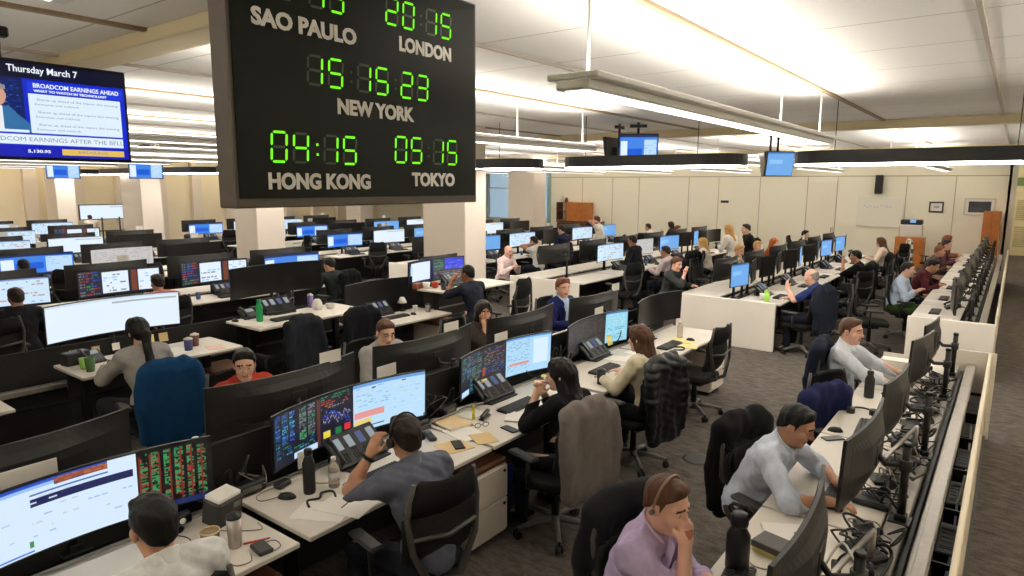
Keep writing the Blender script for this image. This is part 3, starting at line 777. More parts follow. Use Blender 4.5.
    f.cap(H(-.018, .079, -.057), H(.018, .079, -.057), .0075*hs, k=.008); f.cap(H(-.014, .079, -.068), H(.014, .079, -.068), .0085*hs, k=.008)
    for s in (-1, 1): f.ell(H(s*.076, -.012, -.008), A(.011, .021, .032)*hs, HR, k=.008)
    # hands
    for hd, el, sd, ff, nn, cu in ((lh, elL, -1, lf, ln, lcurl), (rh, elR, 1, rf, rn, rcurl)):
        d = unit(hd-el) if ff is None else unit(A(*ff)); n = A(0, 0, -1) if nn is None else A(*nn)
        # thumb side: for the left hand palm down, fingers forward, the thumb points to +x
        hand(f, hd, d, n, -sd, cu, S*.98)
    skc = sk(SKIN[skin]); ms = mat('skin_'+skin, SKIN[skin], rough=.55, var=.05, scale=12); lip = mat('lip_'+skin, tuple(skc*[.82, .62, .60]), rough=.5)
    brow = mat('brow_'+hairc, HAIR[hairc], rough=.8); eyw = mat('eye_white', (214, 208, 202), rough=.3); iris = mat('iris', (38, 28, 22), rough=.2)
    def mi(c):
        o = np.zeros(len(c), int); q = (c-hc)@HR/hs
        o[(np.abs(q[:, 0]) < .024) & (np.abs(q[:, 2]+.062) < .0115) & (q[:, 1] > .072)] = 1
        o[(np.abs(np.abs(q[:, 0])-.031) < .021) & (np.abs(q[:, 2]-.030-.004*np.cos(q[:, 0]*60)) < .0055) & (q[:, 1] > .060)] = 2
        for s in (-1, 1):
            e = np.sqrt((q[:, 0]-s*.032)**2+((q[:, 2]-.004)*1.9)**2); o[(e < .0115) & (q[:, 1] > .07)] = 3; o[(e < .0080) & (q[:, 1] > .07)] = 4
        return o
    body = field_obj('person', f, h, [ms, lip, brow, eyw, iris], None, (x, y, 0), rz, mi)
    tag(body, label, 'person', group)
    # top
    g = Field(); e = .011 if topkind != 'jacket' else .02; fe = .022*S if female else 0
    g.ell(pel+A(0, -.01, .03), (A(.158, .118, .11)*S)+e, k=.05); g.cap(pel+u*.03, waist, .128*S+e-fe*.3, .122*S+e-fe*.4, k=.06); g.ell(chest, A(.168, .118, .20)*S+e, TR, k=.06)
    if female:
        for s in (-1, 1): g.ell(chest+rt*s*.065+fw*.075-u2*.02, A(.06, .055, .06)*S, k=.05)
    g.cap(shL+rt*.02*S, shR-rt*.02*S, .066*S+e, k=.06)
    g.cap(nb-u2*.03*S, nb+neckdir*.05*S, .066*S+e*.5, .058*S+e*.4, k=.035)
    for s in (-1, 1): g.cap(nb+neckdir*.01*S+rt*s*.03, (shL if s < 0 else shR)+u2*.015, .052*S+e, .05*S, k=.03)
    for sh_, el, hd, sl in ((shL, elL, lh, lsleeve or sleeve), (shR, elR, rh, sleeve)):
        if sl == 'short': g.cap(sh_, sh_+(el-sh_)*.72, .055*S+e, .056*S+e, k=.03)
        else:
            g.cap(sh_, el, .060*S+e, .050*S+e, k=.03); en = {'long': .93, 'roll': .42, 'half': .15}[sl]
            g.cap(el, el+(hd-el)*en, .044*S+e, (.034 if sl == 'long' else .044)*S+e, k=.02)
            if sl == 'roll': c_ = el+(hd-el)*.36; g.cap(c_, c_+(hd-el)*.14, .047*S+e, .046*S+e, k=.006)
    if wav:
        wav *= .55 if topkind == 'sweater' else 1.0; g.wav(.0052*wav, ((38, 12, 17), (9, -15, 22)), x*3+y); g.wav(.0042*wav, ((12, 40, -25), (22, 8, 30)), y*5); g.wav(.0045*wav, ((50, 30, 10), (-20, 36, 28)), x); g.wav(.003*wav, ((20, 70, 60), (60, -10, 24)), y)
    cutn = unit(neckdir+fw*(.55 if topkind != 'sweater' else .3)); g.plane(nb+neckdir*.040*S, cutn, .003)
    mt = fabric(top, var=.06, bump=.22); mats = [mt]
    inner = None
    def mi2(c):
        o = np.zeros(len(c), int)
        if jacket_c is not None:
            q = (c-chest)@TR; wv = .018+.055*np.clip((q[:, 2]+.12)/.28, 0, 1.2)
            o[(np.abs(q[:, 0]) > wv) | (q[:, 1] < .03)] = 1
        return o
    if jacket_c is not None: mats.append(fabric(jacket_c, var=.06))
    nm = {'shirt': 'shirt', 'sweater': 'sweater', 'polo': 'polo_shirt', 'jacket': 'jacket'}[topkind]
    tp = field_obj(nm, g, h, mats, body, None, None, mi2)
    if topkind in ('shirt', 'polo') and h <= .012:
        c = Field(); c.cap(nb+neckdir*.004*S, nb+neckdir*.060*S, .090*S, .073*S, k=.01)
        for s in (-1, 1): c.cap(nb+neckdir*.022*S+rt*s*.045+fw*.050, nb+rt*s*.060+fw*.098-u2*.040, .022, .010, k=.014)
        c.cap(nb-neckdir*.03*S, nb+neckdir*.11*S, .066*S, .056*S, k=.004, mode='d'); c.plane(nb+neckdir*.050*S, unit(neckdir+fw*.5), .004)
        c.ell(nb+neckdir*.03*S+fw*.095, A(.022, .06, .05), TR, k=.006, mode='d')
        field_obj('collar', c, min(h, .0075), [mat('collar_%d_%d_%d' % tuple(top), tuple(min(255, v+8) for v in top), rough=.85)], tp)
    # trousers and shoes
    if legs:
        g = Field(); g.ell(pel+A(0, -.01, 0), A(.162, .122, .11)*S+.006, k=.05)
        for hp, k_, a in zip(hips, kn, an):
            g.cap(hp, k_, .088*S, .070*S, k=.05); g.cap(k_, a+A(0, 0, .03), .068*S, .055*S, k=.03)
        g.wav(.004, ((30, 22, 14), (11, -19, 26)), x); g.plane(pel+u*.075, u)
        field_obj('trousers', g, h*1.25, fabric(bottom, var=.08), body)
        for a in an:
            g = Field(); g.cap(a+A(0, -.02, -.045), a+A(0, .15, -.05), .036, .032, k=.02); g.cap(a, a+A(0, .05, -.04), .04, .036, k=.03); g.plane((0, 0, .004), (0, 0, -1))
            field_obj('shoe', g, max(h, .012), mat('shoe_leather', (24, 22, 21), rough=.4), body)
    # hair
    if hair:
        g = Field(); hm = hair_mat(hairc)
        t_ = {'short': .006, 'crop': .003, 'full': .013, 'bald': .004}.get(hair, .013)
        g.ell(H(0, -.014, .036), (A(.076, .097, .087)*hs)+t_*hs, HR, k=.02)
        longh = hair in ('long', 'bob', 'pony')
        if not longh:
            g.ell(H(0, -.050, -.030), A(.068, .058, .058)*hs, HR, k=.03)
            if hair == 'full': g.cap(H(-.045, .036, .100), H(.030, .042, .106), .024*hs, k=.035)
            elif hair == 'short': g.cap(H(-.040, .040, .094), H(.030, .046, .098), .017*hs, k=.03)
            g.wav(.0028, ((60, 80, 20), (40, -30, 50)), x); g.wav(.002, ((120, 20, 60), (30, 110, -40)), y)
            g.ell(H(0, .120, -.026), A(.082, .088, .106)*hs, HR, k=.010, mode='d')
            for s in (-1, 1): g.ell(H(s*.088, -.018, -.045), A(.030, .034, .052)*hs, HR, k=.010, mode='d')
            g.plane(H(0, .026, .040), hf*.64-hu*.77, .012); g.plane(H(0, -.02, -.080), -hu, .014)
            if hair != 'bald':
                for s in (-1, 1): g.cap(H(s*.071, .016, .03), H(s*.071, .010, -.004), .008*hs, .005*hs, k=.014)
            if hair == 'bald': g.ell(H(0, .035, .105), A(.105, .125, .095)*hs, HR, k=.012, mode='d')
        else:
            for s in (-1, 1): g.cap(H(s*.030, .050, .098), H(s*.072, .026, .01), .022*hs, .015*hs, k=.03); g.cap(H(s*.072, .018, .01), H(s*.072, -.012, -.09), .016*hs, .020*hs, k=.03)
            if hair == 'long':
                g.cap(H(0, -.07, .0), H(0, -.075, -.14), .068*hs, .072*hs, k=.04); g.cap(H(0, -.075, -.14), nb-fw*.10-u2*.12*S, .072*hs, .045*hs, k=.04)
                for s in (-1, 1): g.cap(H(s*.06, -.03, -.06), nb+rt*s*.075-fw*.04-u2*.10*S, .034*hs, .026*hs, k=.04)
            elif hair == 'bob':
                g.cap(H(0, -.055, .0), H(0, -.055, -.11), .072*hs, .066*hs, k=.04)
            elif hair == 'pony':
                g.ell(H(0, -.06, -.01), A(.066, .05, .07)*hs, HR, k=.03); g.cap(H(0, -.105, .02), H(0, -.135, -.02), .026*hs, .036*hs, k=.02); g.cap(H(0, -.135, -.02), nb-fw*.12-u2*.10*S, .038*hs, .034*hs, k=.03); g.cap(nb-fw*.12-u2*.10*S, nb-fw*.13-u2*.20*S, .034*hs, .012*hs, k=.02)
            g.wav(.004, ((90, 70, 10), (60, -80, 8)), y); g.wav(.0025, ((40, 150, 6), (150, -30, 5)), x)
            g.ell(H(0, .122, -.045), A(.066, .090, .122)*hs, HR, k=.012, mode='d')
        field_obj('hair', g, min(h*.9, .010), hm, body)
    inf = dict(head=hc, HR=HR, hs=hs, lh=lh, rh=rh, elL=elL, elR=elR, nb=nb)
    return body, inf
def headset(body, inf, mic=True, rgb=(18, 18, 18)):
    mb = MB(); H = lambda a, b, c: inf['head']+(inf['HR'][:, 0]*a+inf['HR'][:, 1]*b+inf['HR'][:, 2]*c)*inf['hs']
    pts = [H(.094*math.cos(t), -.012, .01+.128*math.sin(t)) for t in np.linspace(0, PI, 13)]
    o = MB().tube(pts, .006, 6).build('headset', mat('headset_%d' % rgb[0], rgb, rough=.4), None); o.matrix_world = body.matrix_basis
    for s in (-1, 1):
        a = H(s*.085, -.012, -.01); b = H(s*.105, -.012, -.01); MB().tube([a, b], .028 if mic else .011, 14).build('ear_cushion', M_BLK if mic else M_GREYP, o)
    if mic: MB().tube([H(-.098, 0, -.03), H(-.085, .06, -.07), H(-.04, .105, -.07)], .0035, 5).build('microphone', M_BLK, o)
    return o
# ------------------------------------------------------------------ the room
CEIL, BACK_Y, LEFT_X, RIGHT_X, FRONT_Y, COR_Y = 3.6, 25.5, -29.0, 2.4, -2.6, 31.4
struct(MB().box(((LEFT_X+RIGHT_X)/2, (FRONT_Y+COR_Y)/2, -.05), (RIGHT_X-LEFT_X+.4, COR_Y-FRONT_Y+.4, .1)).build('floor', carpet_mat()))
struct(MB().box(((LEFT_X+RIGHT_X)/2, (FRONT_Y+COR_Y)/2, CEIL+.05), (RIGHT_X-LEFT_X+.4, COR_Y-FRONT_Y+.4, .1)).build('ceiling', ceiling_mat()))
M_WALL = mat('wall_paint', (246, 241, 222), rough=.8, var=.015, scale=.6)
M_WALL2 = mat('wall_paint_warm', (240, 228, 200), rough=.8, var=.02, scale=.6)
M_BEAM = mat('beam_paint', (214, 200, 166), rough=.8)
M_SEAM = mat('ceiling_track', (150, 128, 98), rough=.6)
M_COL = mat('column_paint', (228, 216, 202), rough=.8, var=.015, scale=.7)
def wall(name, c, d, m=M_WALL): return struct(MB().box(c, d).build(name, m))
WX0, WX1 = -24.5, -17.2
wall('wall_back', ((WX1-.1)/2, BACK_Y+.08, CEIL/2), (-.1-WX1, .16, CEIL))
wall('wall_back_far', ((LEFT_X+WX0)/2, BACK_Y+.08, CEIL/2), (WX0-LEFT_X, .16, CEIL))
mb = MB(); mb.box(((WX0+WX1)/2, BACK_Y+.08, .45), (WX1-WX0, .16, .9)); mb.box(((WX0+WX1)/2, BACK_Y+.08, CEIL-.2), (WX1-WX0, .16, .4)); struct(mb.build('wall_window_bay', M_WALL))
wall('wall_left', (LEFT_X-.08, (FRONT_Y+BACK_Y)/2, CEIL/2), (.16, BACK_Y-FRONT_Y, CEIL), M_WALL2)
wall('wall_right', (RIGHT_X+.08, (FRONT_Y+COR_Y)/2, CEIL/2), (.16, COR_Y-FRONT_Y, CEIL))
wall('wall_front', ((LEFT_X+RIGHT_X)/2, FRONT_Y-.08, CEIL/2), (RIGHT_X-LEFT_X, .16, CEIL))
wall('wall_corridor', (-.18, (BACK_Y+COR_Y)/2, CEIL/2), (.16, COR_Y-BACK_Y, CEIL))
wall('wall_corridor_end', (1.0, COR_Y+.08, CEIL/2), (2.8, .16, CEIL), mat('corridor_paint', (244, 236, 206), rough=.8))
# windows in the far bay, glass and mullions
glass = bpy.data.materials.new('window_glass'); glass.use_nodes = True
nt = glass.node_tree; nt.nodes.clear(); a = nt.nodes.new('ShaderNodeBsdfTransparent'); g = nt.nodes.new('ShaderNodeBsdfGlossy'); mx = nt.nodes.new('ShaderNodeMixShader'); o = nt.nodes.new('ShaderNodeOutputMaterial')
g.inputs['Roughness'].default_value = .02; a.inputs[0].default_value = (.86, .95, .97, 1); mx.inputs[0].default_value = .08
nt.links.new(a.outputs[0], mx.inputs[1]); nt.links.new(g.outputs[0], mx.inputs[2]); nt.links.new(mx.outputs[0], o.inputs[0])
n_w = 4; wd = (WX1-WX0)/n_w
for k in range(n_w):
    x = WX0+wd*(k+.5); f = MB()
    for s in (-1, 1): f.box((x+s*(wd/2-.04), BACK_Y+.05, 2.05), (.08, .12, 2.3))
    for z in (.94, 3.16): f.box((x, BACK_Y+.05, z), (wd, .12, .08))
    f.box((x, BACK_Y+.05, 2.4), (wd, .06, .04))
    fr = struct(f.build('window_%d' % (k+1), mat('window_frame', (196, 204, 200), rough=.4)))
    gl = MB().box((x, BACK_Y+.06, 2.05), (wd-.1, .012, 2.2)).build('pane', glass, fr); struct(gl)
# pilasters and lit recesses on the left wall
for k in range(14):
    y = 4.2+k*1.55
    struct(MB().box((LEFT_X+.12, y, CEIL/2), (.24, .42, CEIL)).build('trim_%d' % (k+1), M_COL))
# panel seams, rail and doors on the back wall
k = 20
for x in (-15.4, -13.9, -12.65, -10.48, -9.27, -7.7, -6.03, -5.05, -2.95, -1.6):
    k += 1; struct(MB().box((x, BACK_Y-.006, 1.45), (.022, .012, 2.9)).build('trim_%d' % k, mat('seam', (186, 176, 156), rough=.7)))
struct(MB().box((-8.7, BACK_Y-.006, 2.9), (17, .014, .03)).build('trim_40', MATS['seam']))
struct(MB().box((-17.15, BACK_Y-.05, 1.7), (.14, .1, 3.4)).build('trim_41', mat('glass_edge', (150, 182, 176), rough=.3)))
d = struct(MB().box((-5.54, BACK_Y-.02, 1.36), (.94, .04, 2.7), bev=.005).build('door_1', mat('door_paint', (242, 234, 216), rough=.6)))
MB().box((-5.15, BACK_Y-.06, 1.05), (.03, .04, .16), bev=.005).build('door_handle', M_STEEL, d)
struct(MB().box((-8.7, BACK_Y-.012, .06), (17, .024, .12)).build('baseboard_back', mat('base', (120, 112, 100), rough=.6)))
struct(MB().box((LEFT_X+.012, 11.4, .06), (.024, 28, .12)).build('baseboard_left', MATS['base']))
struct(MB().box((-.12, BACK_Y-.05, CEIL/2), (.14, .14, CEIL)).build('trim_42', mat('corner_paint', (206, 202, 194), rough=.7)))
# louvred doors at the corridor end
for k in range(2):
    t = struct(MB().box((.42+k*1.06, COR_Y-.03, 1.2), (1.0, .06, 2.4)).build('door_%d' % (k+2), M_CREAM))
    lv = MB()
    for x in (-.24, .24):
        for r in range(10):
            for z0 in (.35, 1.35): lv.box((.42+k*1.06+x, COR_Y-.07, z0+r*.078), (.34, .03, .05), rx=.5)
    lv.build('louvre_panel', mat('louvre', (206, 194, 158), rough=.7), t)
struct(MB().box((1.0, COR_Y-.04, 2.75), (2.8, .08, .3)).build('trim_43', mat('green_trim', (126, 148, 96), rough=.6)))
# ceiling: tracks along y, bulkheads along x
k = 50
for x in np.arange(-28, 2, 1.53):
    xx = -.28+round((x+.28)/1.53)*1.53; main = round((xx+.28)/1.53) % 2 != 0; k += 1
    struct(MB().box((xx, (FRONT_Y+BACK_Y)/2, CEIL-.012), (.05 if main else .028, BACK_Y-FRONT_Y, .024)).build('trim_%d' % k, M_SEAM if main else mat('ceiling_joint', (186, 178, 166), rough=.8)))
for y, hgt in ((2.4, .10), (12.3, .13), (20.5, .10)):
    k += 1; struct(MB().box(((LEFT_X+RIGHT_X)/2, y, CEIL-hgt/2), (RIGHT_X-LEFT_X, .28, hgt), bev=.01).build('trim_%d' % k, M_BEAM))
# columns in the cross aisle
def column(k, x, y, wx, wy): struct(MB().box((x, y, CEIL/2), (wx, wy, CEIL), bev=.015).build('wall_pier_%d' % k, M_COL))
column(1, -8.41, 9.30, 1.06, .60); column(2, -14.95, 9.35, .96, .76); column(3, -21.1, 9.3, 1.3, .6); column(4, -14.9, 20.6, 1.2, .8); column(5, -27.4, 9.3, 1.0, .6); column(6, -24.6, 20.6, 1.0, .8)

# ------------------------------------------------------------------ lamps
M_UP = emat('lamp_uplight', WARM, LAMP_UP); M_DN = emat('lamp_diffuser', WARM, LAMP_DOWN); M_RING = emat('ring_diffuser', (1, .95, .86), RING_DOWN)
M_LAMPW = mat('lamp_white', (224, 222, 218), rough=.4); M_LAMPG = mat('lamp_grey', (150, 148, 146), rough=.4)
def make_linear(L=5.4):
    t = thing('pendant_light', '', 'ceiling light')
    b = MB(); b.box((0, 0, .02), (.30, L, .035), bev=.006); b.build('top_plate', M_LAMPW, t)
    b = MB(); b.box((0, 0, -.022), (.19, L, .05), bev=.008); b.build('housing', M_LAMPW, t)
    MB().box((0, 0, -.0485), (.13, L-.1, .006)).build('diffuser', M_DN, t)
    MB().box((0, 0, .0405), (.20, L-.1, .006)).build('uplight', M_UP, t)
    for y in (-L/2+.16, .95, L/2-.24): MB().tube([(0, y, .04), (0, y, CEIL-3.07)], .008, 6).build('rod', M_LAMPW, t)
    return t
rows = ((-1.83, 'aisle line'), (-4.89, 'second line'), (-7.95, 'third line'), (-11.01, 'fourth line'), (-14.07, 'fifth line'), (-17.13, 'sixth line'), (-20.19, 'seventh line'), (-23.25, 'eighth line'), (-26.31, 'line by the pilastered wall'))
for i, (x, wh) in enumerate(rows):
    for y, nm in ((5.6, 'this side of the ring lamps'), (15.8, 'beyond the ring lamps, first of two'), (22.2, 'last before the end wall')):
        if i > 5 and y > 20: continue
        place('linear', make_linear, (x, y, 3.07), 0, 'pendant strip light, %s, %s' % (wh, nm), 'linear pendant lights')
for y, nm in ((5.2, 'near part of the corridor side aisle'), (15.2, 'middle of the corridor side aisle'), (27.6, 'in front of the louvred doors')): place('linear', make_linear, (1.15, y, 3.07), 0, 'added out-of-view fill strip light, %s' % nm, 'linear pendant lights')  # out-of-view strips added to brighten the dark aisle and the corridor end
for i, x in enumerate((-1.2, -4.89)):
    place('linear', make_linear, (x if i else -2.0, -1.93, 3.07), 0, ('near long pendant strip light, end peeping in at the top edge', 'unseen fill strip light added over the near end of the middle desks')[i], 'linear pendant lights')  # first strip peeps into view; the second is unseen, added as light fill
def make_ring():
    t = thing('ring_lamp', '', 'ceiling light'); L, Wd, n = 2.9, .9, 14
    path = []
    for k in range(n+1): a = -PI/2+PI*k/n; path.append((L/2-Wd/2+Wd/2*math.cos(a), Wd/2*math.sin(a)))
    for k in range(n+1): a = PI/2+PI*k/n; path.append((-L/2+Wd/2+Wd/2*math.cos(a), Wd/2*math.sin(a)))
    def band(off, z0, z1, th):
        m = len(path); vs = []; fs = []
        for (x, y) in path:
            cx = max(-L/2+Wd/2, min(L/2-Wd/2, x)); dx, dy = x-cx, y; r = math.hypot(dx, dy); ux, uy = dx/r, dy/r
            for o_, z in ((off, z0), (off, z1), (off-th, z1), (off-th, z0)): vs.append((x+ux*o_, y+uy*o_, z))
        for i in range(m):
            j = (i+1) % m
            for q in range(4): fs.append((i*4+q, j*4+q, j*4+(q+1) % 4, i*4+(q+1) % 4))
        return MB().add(vs, fs, 0, False)
    band(0, 0, .16, .012).build('outer_band', M_BLK, t); band(-.13, 0, .16, .012).build('inner_band', M_BLK, t); band(-.013, .13, .14, .116).build('top_cover', M_BLK2, t)
    band(-.006, -.010, .02, .126).build('diffuser', M_RING, t)
    for x in (-.9, .9): MB().tube([(x, -Wd/2+.06, .1), (x, -Wd/2+.06, CEIL-2.83)], .005, 5).build('cable', M_DKM, t)
    return t
for i, x in enumerate((-.95, -4.5, -8.0, -11.5, -15.0, -18.5, -22.0, -25.5)):
    place('ring', make_ring, (x, 9.4, 2.83), 0, 'black racetrack-shaped ring lamp over the cross aisle, %s' % ('beside the window desk row', 'between the middle rows', 'before the thick column', 'past the thick column', 'beside the second column', 'past the second column', 'beside the third column', 'by the pilastered wall')[i], 'ring lamps over the cross aisle')

t = thing('wall_washer', 'long cove lamp at the ceiling edge washing the pilastered wall', 'ceiling light', (LEFT_X+.75, 13.0, CEIL-.14))
MB().box((0, 0, .05), (.14, 20, .06), bev=.01).build('housing', M_LAMPW, t); MB().box((-.01, 0, .016), (.10, 19.9, .008)).build('diffuser', emat('wash_diffuser', (1, .86, .62), 14.0), t)
t = thing('wall_washer', 'cove lamp at the ceiling edge washing the end wall', 'ceiling light', (-8.7, BACK_Y-.75, CEIL-.14))
MB().box((0, 0, .05), (16.5, .14, .06), bev=.01).build('housing', M_LAMPW, t); MB().box((0, .01, .016), (16.4, .10, .008)).build('diffuser', emat('wash_diffuser2', (1, .93, .78), 5.0), t)

# ------------------------------------------------------------------ the world clock
t = thing('world_clock', 'large black hanging clock board with green digits for five cities', 'clock', (-2.5, 2.21, 2.48))
MB().box((-.06, 0, .515), (.12, 1.50, 1.09), bev=.006).build('case', mat('clock_case', (84, 74, 64), rough=.5, var=.06), t)
MB().box((.0025, 0, .53), (.005, 1.46, 1.04)).build('face', mat('clock_face', (17, 21, 15), rough=.42, var=.2, scale=2, spec=.18), t)
for y in (-.5, .5): MB().tube([(-.06, y, 1.05), (-.06, y, CEIL-2.48)], .014, 8).build('hanger', M_DKM, t)
FR = Matrix(((0, 0, 1, 0), (1, 0, 0, 0), (0, 1, 0, 0), (0, 0, 0, 1)))     # text x -> +y, text y -> +z, facing +x
M_LET = mat('clock_letter', (226, 222, 216), rough=.6)
for nm, yy, zz, wdt in (('SAO PAULO', 1.835, 3.215, .53), ('LONDON', 2.555, 3.235, .375), ('NEW YORK', 2.22, 2.90, .48), ('HONG KONG', 1.885, 2.562, .55), ('TOKYO', 2.60, 2.576, .325)):
    mb = MB(); add_text(mb, nm, .1, Matrix.Identity(4), 0, .0015, .0042)
    v = np.array(mb.v); wd0 = np.ptp(v[:, 0]); hh = np.ptp(v[:, 1]); c0 = (v.max(0)+v.min(0))/2
    mb.v = [((p[0]-c0[0])*wdt/wd0, (p[1]-c0[1])*.072/hh, p[2]) for p in mb.v]
    o = mb.build('city_name', M_LET, t); o.matrix_basis = Matrix.Translation((.0065, yy-2.21, zz-2.48)) @ FR; o['label'] = 'white lettering %s' % nm
SEG = {'0': 'abcdef', '1': 'bc', '2': 'abged', '3': 'abgcd', '4': 'fgbc', '5': 'afgcd', '7': 'abc', '8': 'abcdefg'}
M_SEGON = emat('segment_lit', (0.22, 1.0, 0.02), .95); M_SEGOFF = mat('segment_dark', (56, 70, 48), rough=.5)
def digit(mb, ch, y0, z0, w_, h_):
    t_ = .0105; g_ = .003; sl = .06
    P = {'a': ((0, h_), (w_, h_)), 'g': ((0, h_/2), (w_, h_/2)), 'd': ((0, 0), (w_, 0)), 'f': ((0, h_/2), (0, h_)), 'b': ((w_, h_/2), (w_, h_)), 'e': ((0, 0), (0, h_/2)), 'c': ((w_, 0), (w_, h_/2))}
    for s, (a, b) in P.items():
        on = ch != ' ' and s in SEG[ch]; a = Vector(a); b = Vector(b); u = (b-a).normalized(); n = Vector((-u.y, u.x)); a = a+u*(g_+t_*.2); b = b-u*(g_+t_*.2)
        pts = [a, a+u*t_*.5+n*t_*.5, b-u*t_*.5+n*t_*.5, b, b-u*t_*.5-n*t_*.5, a+u*t_*.5-n*t_*.5]
        q = [(.0068, y0+p.x+sl*p.y, z0+p.y) for p in pts]
        q = q+[(.0056, v[1], v[2]) for v in q]; n_ = 6
        fs = [tuple(range(6)), tuple(range(11, 5, -1))]+[(i, (i+1) % 6+0, (i+1) % 6+6, i+6) for i in range(6)]
        mb.add(q, fs, 0 if on else 1)
for nm, s, y0, y1, z0, z1 in (('HK', '04:15', 1.63, 2.11, 2.643, 2.765), ('TK', '05:15', 2.325, 2.815, 2.66, 2.785), ('NY', '15:15:23', 1.825, 2.595, 2.98, 3.10), ('LO', '20:15', 2.285, 2.775, 3.315, 3.435), ('SP', '17:15', 1.585, 2.065, 3.305, 3.425)):
    nd = sum(c != ':' for c in s); nc = s.count(':'); pitch = (y1-y0)/(nd+nc*.48); y = y0
    disp = MB().box((.0052, (y0+y1)/2-2.21, (z0+z1)/2-2.48), (.0006, y1-y0+.03, z1-z0+.03)).build('time_display', mat('display_window', (17, 21, 15), rough=.42, spec=.18), t); disp['label'] = 'green seven-segment time %s' % s
    for c in s:
        if c == ':':
            for zz in (.3, .65): MB().box((.0062, y-2.21+pitch*.16, z0-2.48+(z1-z0)*zz), (.001, .011, .011)).build('colon_dot', M_SEGON if nm == 'HK' else M_SEGOFF, disp)
            y += pitch*.48
        else:
            mb = MB(); digit(mb, c, y-2.21, z0-2.48, pitch*.66, z1-z0); y += pitch; mb.build('digit', [M_SEGON, M_SEGOFF], disp)

# ------------------------------------------------------------------ television with the news
t = thing('television', 'hanging television showing a blue financial news slide', 'television', (-4.0, 1.285, 2.68))
Wt, Ht = .86, .46
MB().box((-.03, 0, Ht/2), (.05, Wt+.03, Ht+.03), bev=.006).build('housing', M_BLK, t)
mb = MB(); mb.tube([(-.05, -.12, Ht*.5), (-.05, -.12, CEIL-2.68)], .018, 8); mb.box((-.05, -.12, .60), (.06, .10, .05), bev=.008); mb.box((-.05, -.12, CEIL-2.68-.02), (.12, .12, .03)); mb.build('ceiling_mount', M_BLK, t)
sp = Pic(176, 104, (18, 40, 200)); sp.rect(0, 0, 1, .16, (10, 14, 40)); sp.rect(0, .16, .45, .74, (16, 30, 90)); sp.text(.02, .2, .44, .5, [(40, 110, 220), (20, 60, 160)], .4)
for j in range(104):
    for i in range(176):
        x, y = i/176, j/104
        if ((x-.30)/.06)**2+((y-.36)/.12)**2 < 1: sp.a[j, i] = (206, 158, 134)
        if ((x-.30)/.062)**2+((y-.28)/.06)**2 < 1 and y < .29: sp.a[j, i] = (150, 140, 134)
        if y > .47 and y < .74 and abs(x-.31) < .05+.55*(y-.45): sp.a[j, i] = (50, 110, 160) if abs(x-.31) > .03 else (232, 236, 240)
sp.rect(.47, .19, .99, .30, (30, 60, 220)); sp.rect(.47, .32, .97, .74, (222, 238, 252)); sp.rect(0, .755, .97, .87, (226, 240, 252)); sp.rect(.30, .715, .46, .745, (226, 240, 252)); sp.rect(0, .88, 1, 1, (20, 30, 180)); sp.rect(.62, .90, .97, .97, (226, 190, 90))
o = bpy.data.objects.new('screen', screen_mesh('tv', sp, Wt, Ht, 0)); COL.objects.link(o); o.parent = t; o.location = (-.003, 0, Ht/2); o.rotation_euler = (0, 0, PI/2)
M_TXW = emat('screen_text_white', (.9, .95, 1), .9); M_TXG = emat('screen_text_grey', (.38, .45, .55), .6); M_TXR = emat('screen_text_red', (.8, .1, .1), .6)
tx = MB()
def tvtext(s, y, z, size, mi, wd=None):
    m2 = MB(); add_text(m2, s, size, Matrix.Identity(4), 0, .0004, .0006 if mi == 0 else 0)
    v = np.array(m2.v); c0 = (v.max(0)+v.min(0))/2; kx = wd/np.ptp(v[:, 0]) if wd else 1
    tx.add([Matrix.Translation((.0006, y, z)) @ FR @ Vector(((p[0]-c0[0])*kx, p[1]-c0[1], p[2])) for p in m2.v], m2.f, mi)
tvtext('Thursday March 7', .05, Ht-.036, .046, 0, .31); tvtext('BROADCOM EARNINGS AHEAD', .20, Ht-.105, .030, 0, .40); tvtext('WHAT TO WATCH IN TECHNOLOGY', .17, Ht-.131, .016, 0, .34)
tvtext('BROADCOM EARNINGS AFTER THE BELL', .075, Ht*.19, .03, 1, .66)
for i in range(3):
    tvtext('Shares up ahead of the report this evening', .20, Ht*.62-i*.062, .016, 1, .38); tvtext('Estimates and outlook', .10, Ht*.62-i*.062-.022, .014, 1, .20)
tvtext('38,790.12', -.28, Ht*.06, .02, 0, .10); tvtext('5,130.95', .0, Ht*.06, .02, 0, .10); tvtext('12.5', -.2, Ht*.06, .018, 2, .04); tvtext('BREAKING', .25, Ht*.065, .018, 1, .14)
tx.build('screen_text', [M_TXW, M_TXG, M_TXR], t)
# small televisions hung further out
def hung_tv(loc, rz, label, key, pic, Wt=1.0, Ht=.58, pole=True, tilt=.15):
    t = thing('television', label, 'television', loc, rz)
    h = MB().box((0, .03, 0), (Wt+.03, .05, Ht+.03), bev=.006).build('housing', M_BLK, t); h.rotation_euler = (tilt, 0, 0)
    if pic: o = bpy.data.objects.new('screen', screen_mesh(key, pic, Wt, Ht, 0))
    else: o = MB().box((0, 0, 0), (Wt, .004, Ht)).build('screen', M_OFF)
    if pic: COL.objects.link(o)
    o.parent = t; o.location = (0, -.003, 0); o.rotation_euler = (tilt, 0, 0)
    m = MB(); m.tube([(0, .12, 0), (0, .12, CEIL-loc[2])], .022, 8); m.box((0, .08, 0), (.2, .1, .2), bev=.01); m.box((0, .12, CEIL-loc[2]-.06), (.28, .06, .05)); m.build('ceiling_mount', M_BLK, t)
    return t
hung_tv((-5.15, 10.3, 3.14), .55, 'hung television lit with blue charts above the middle rows', 'tvb', pic_blue(40, 24, 5), .62, .5)
hung_tv((-5.72, 10.45, 3.10), -1.5, 'dark television hung back to back with the blue chart screen', None, None, .66, .5)
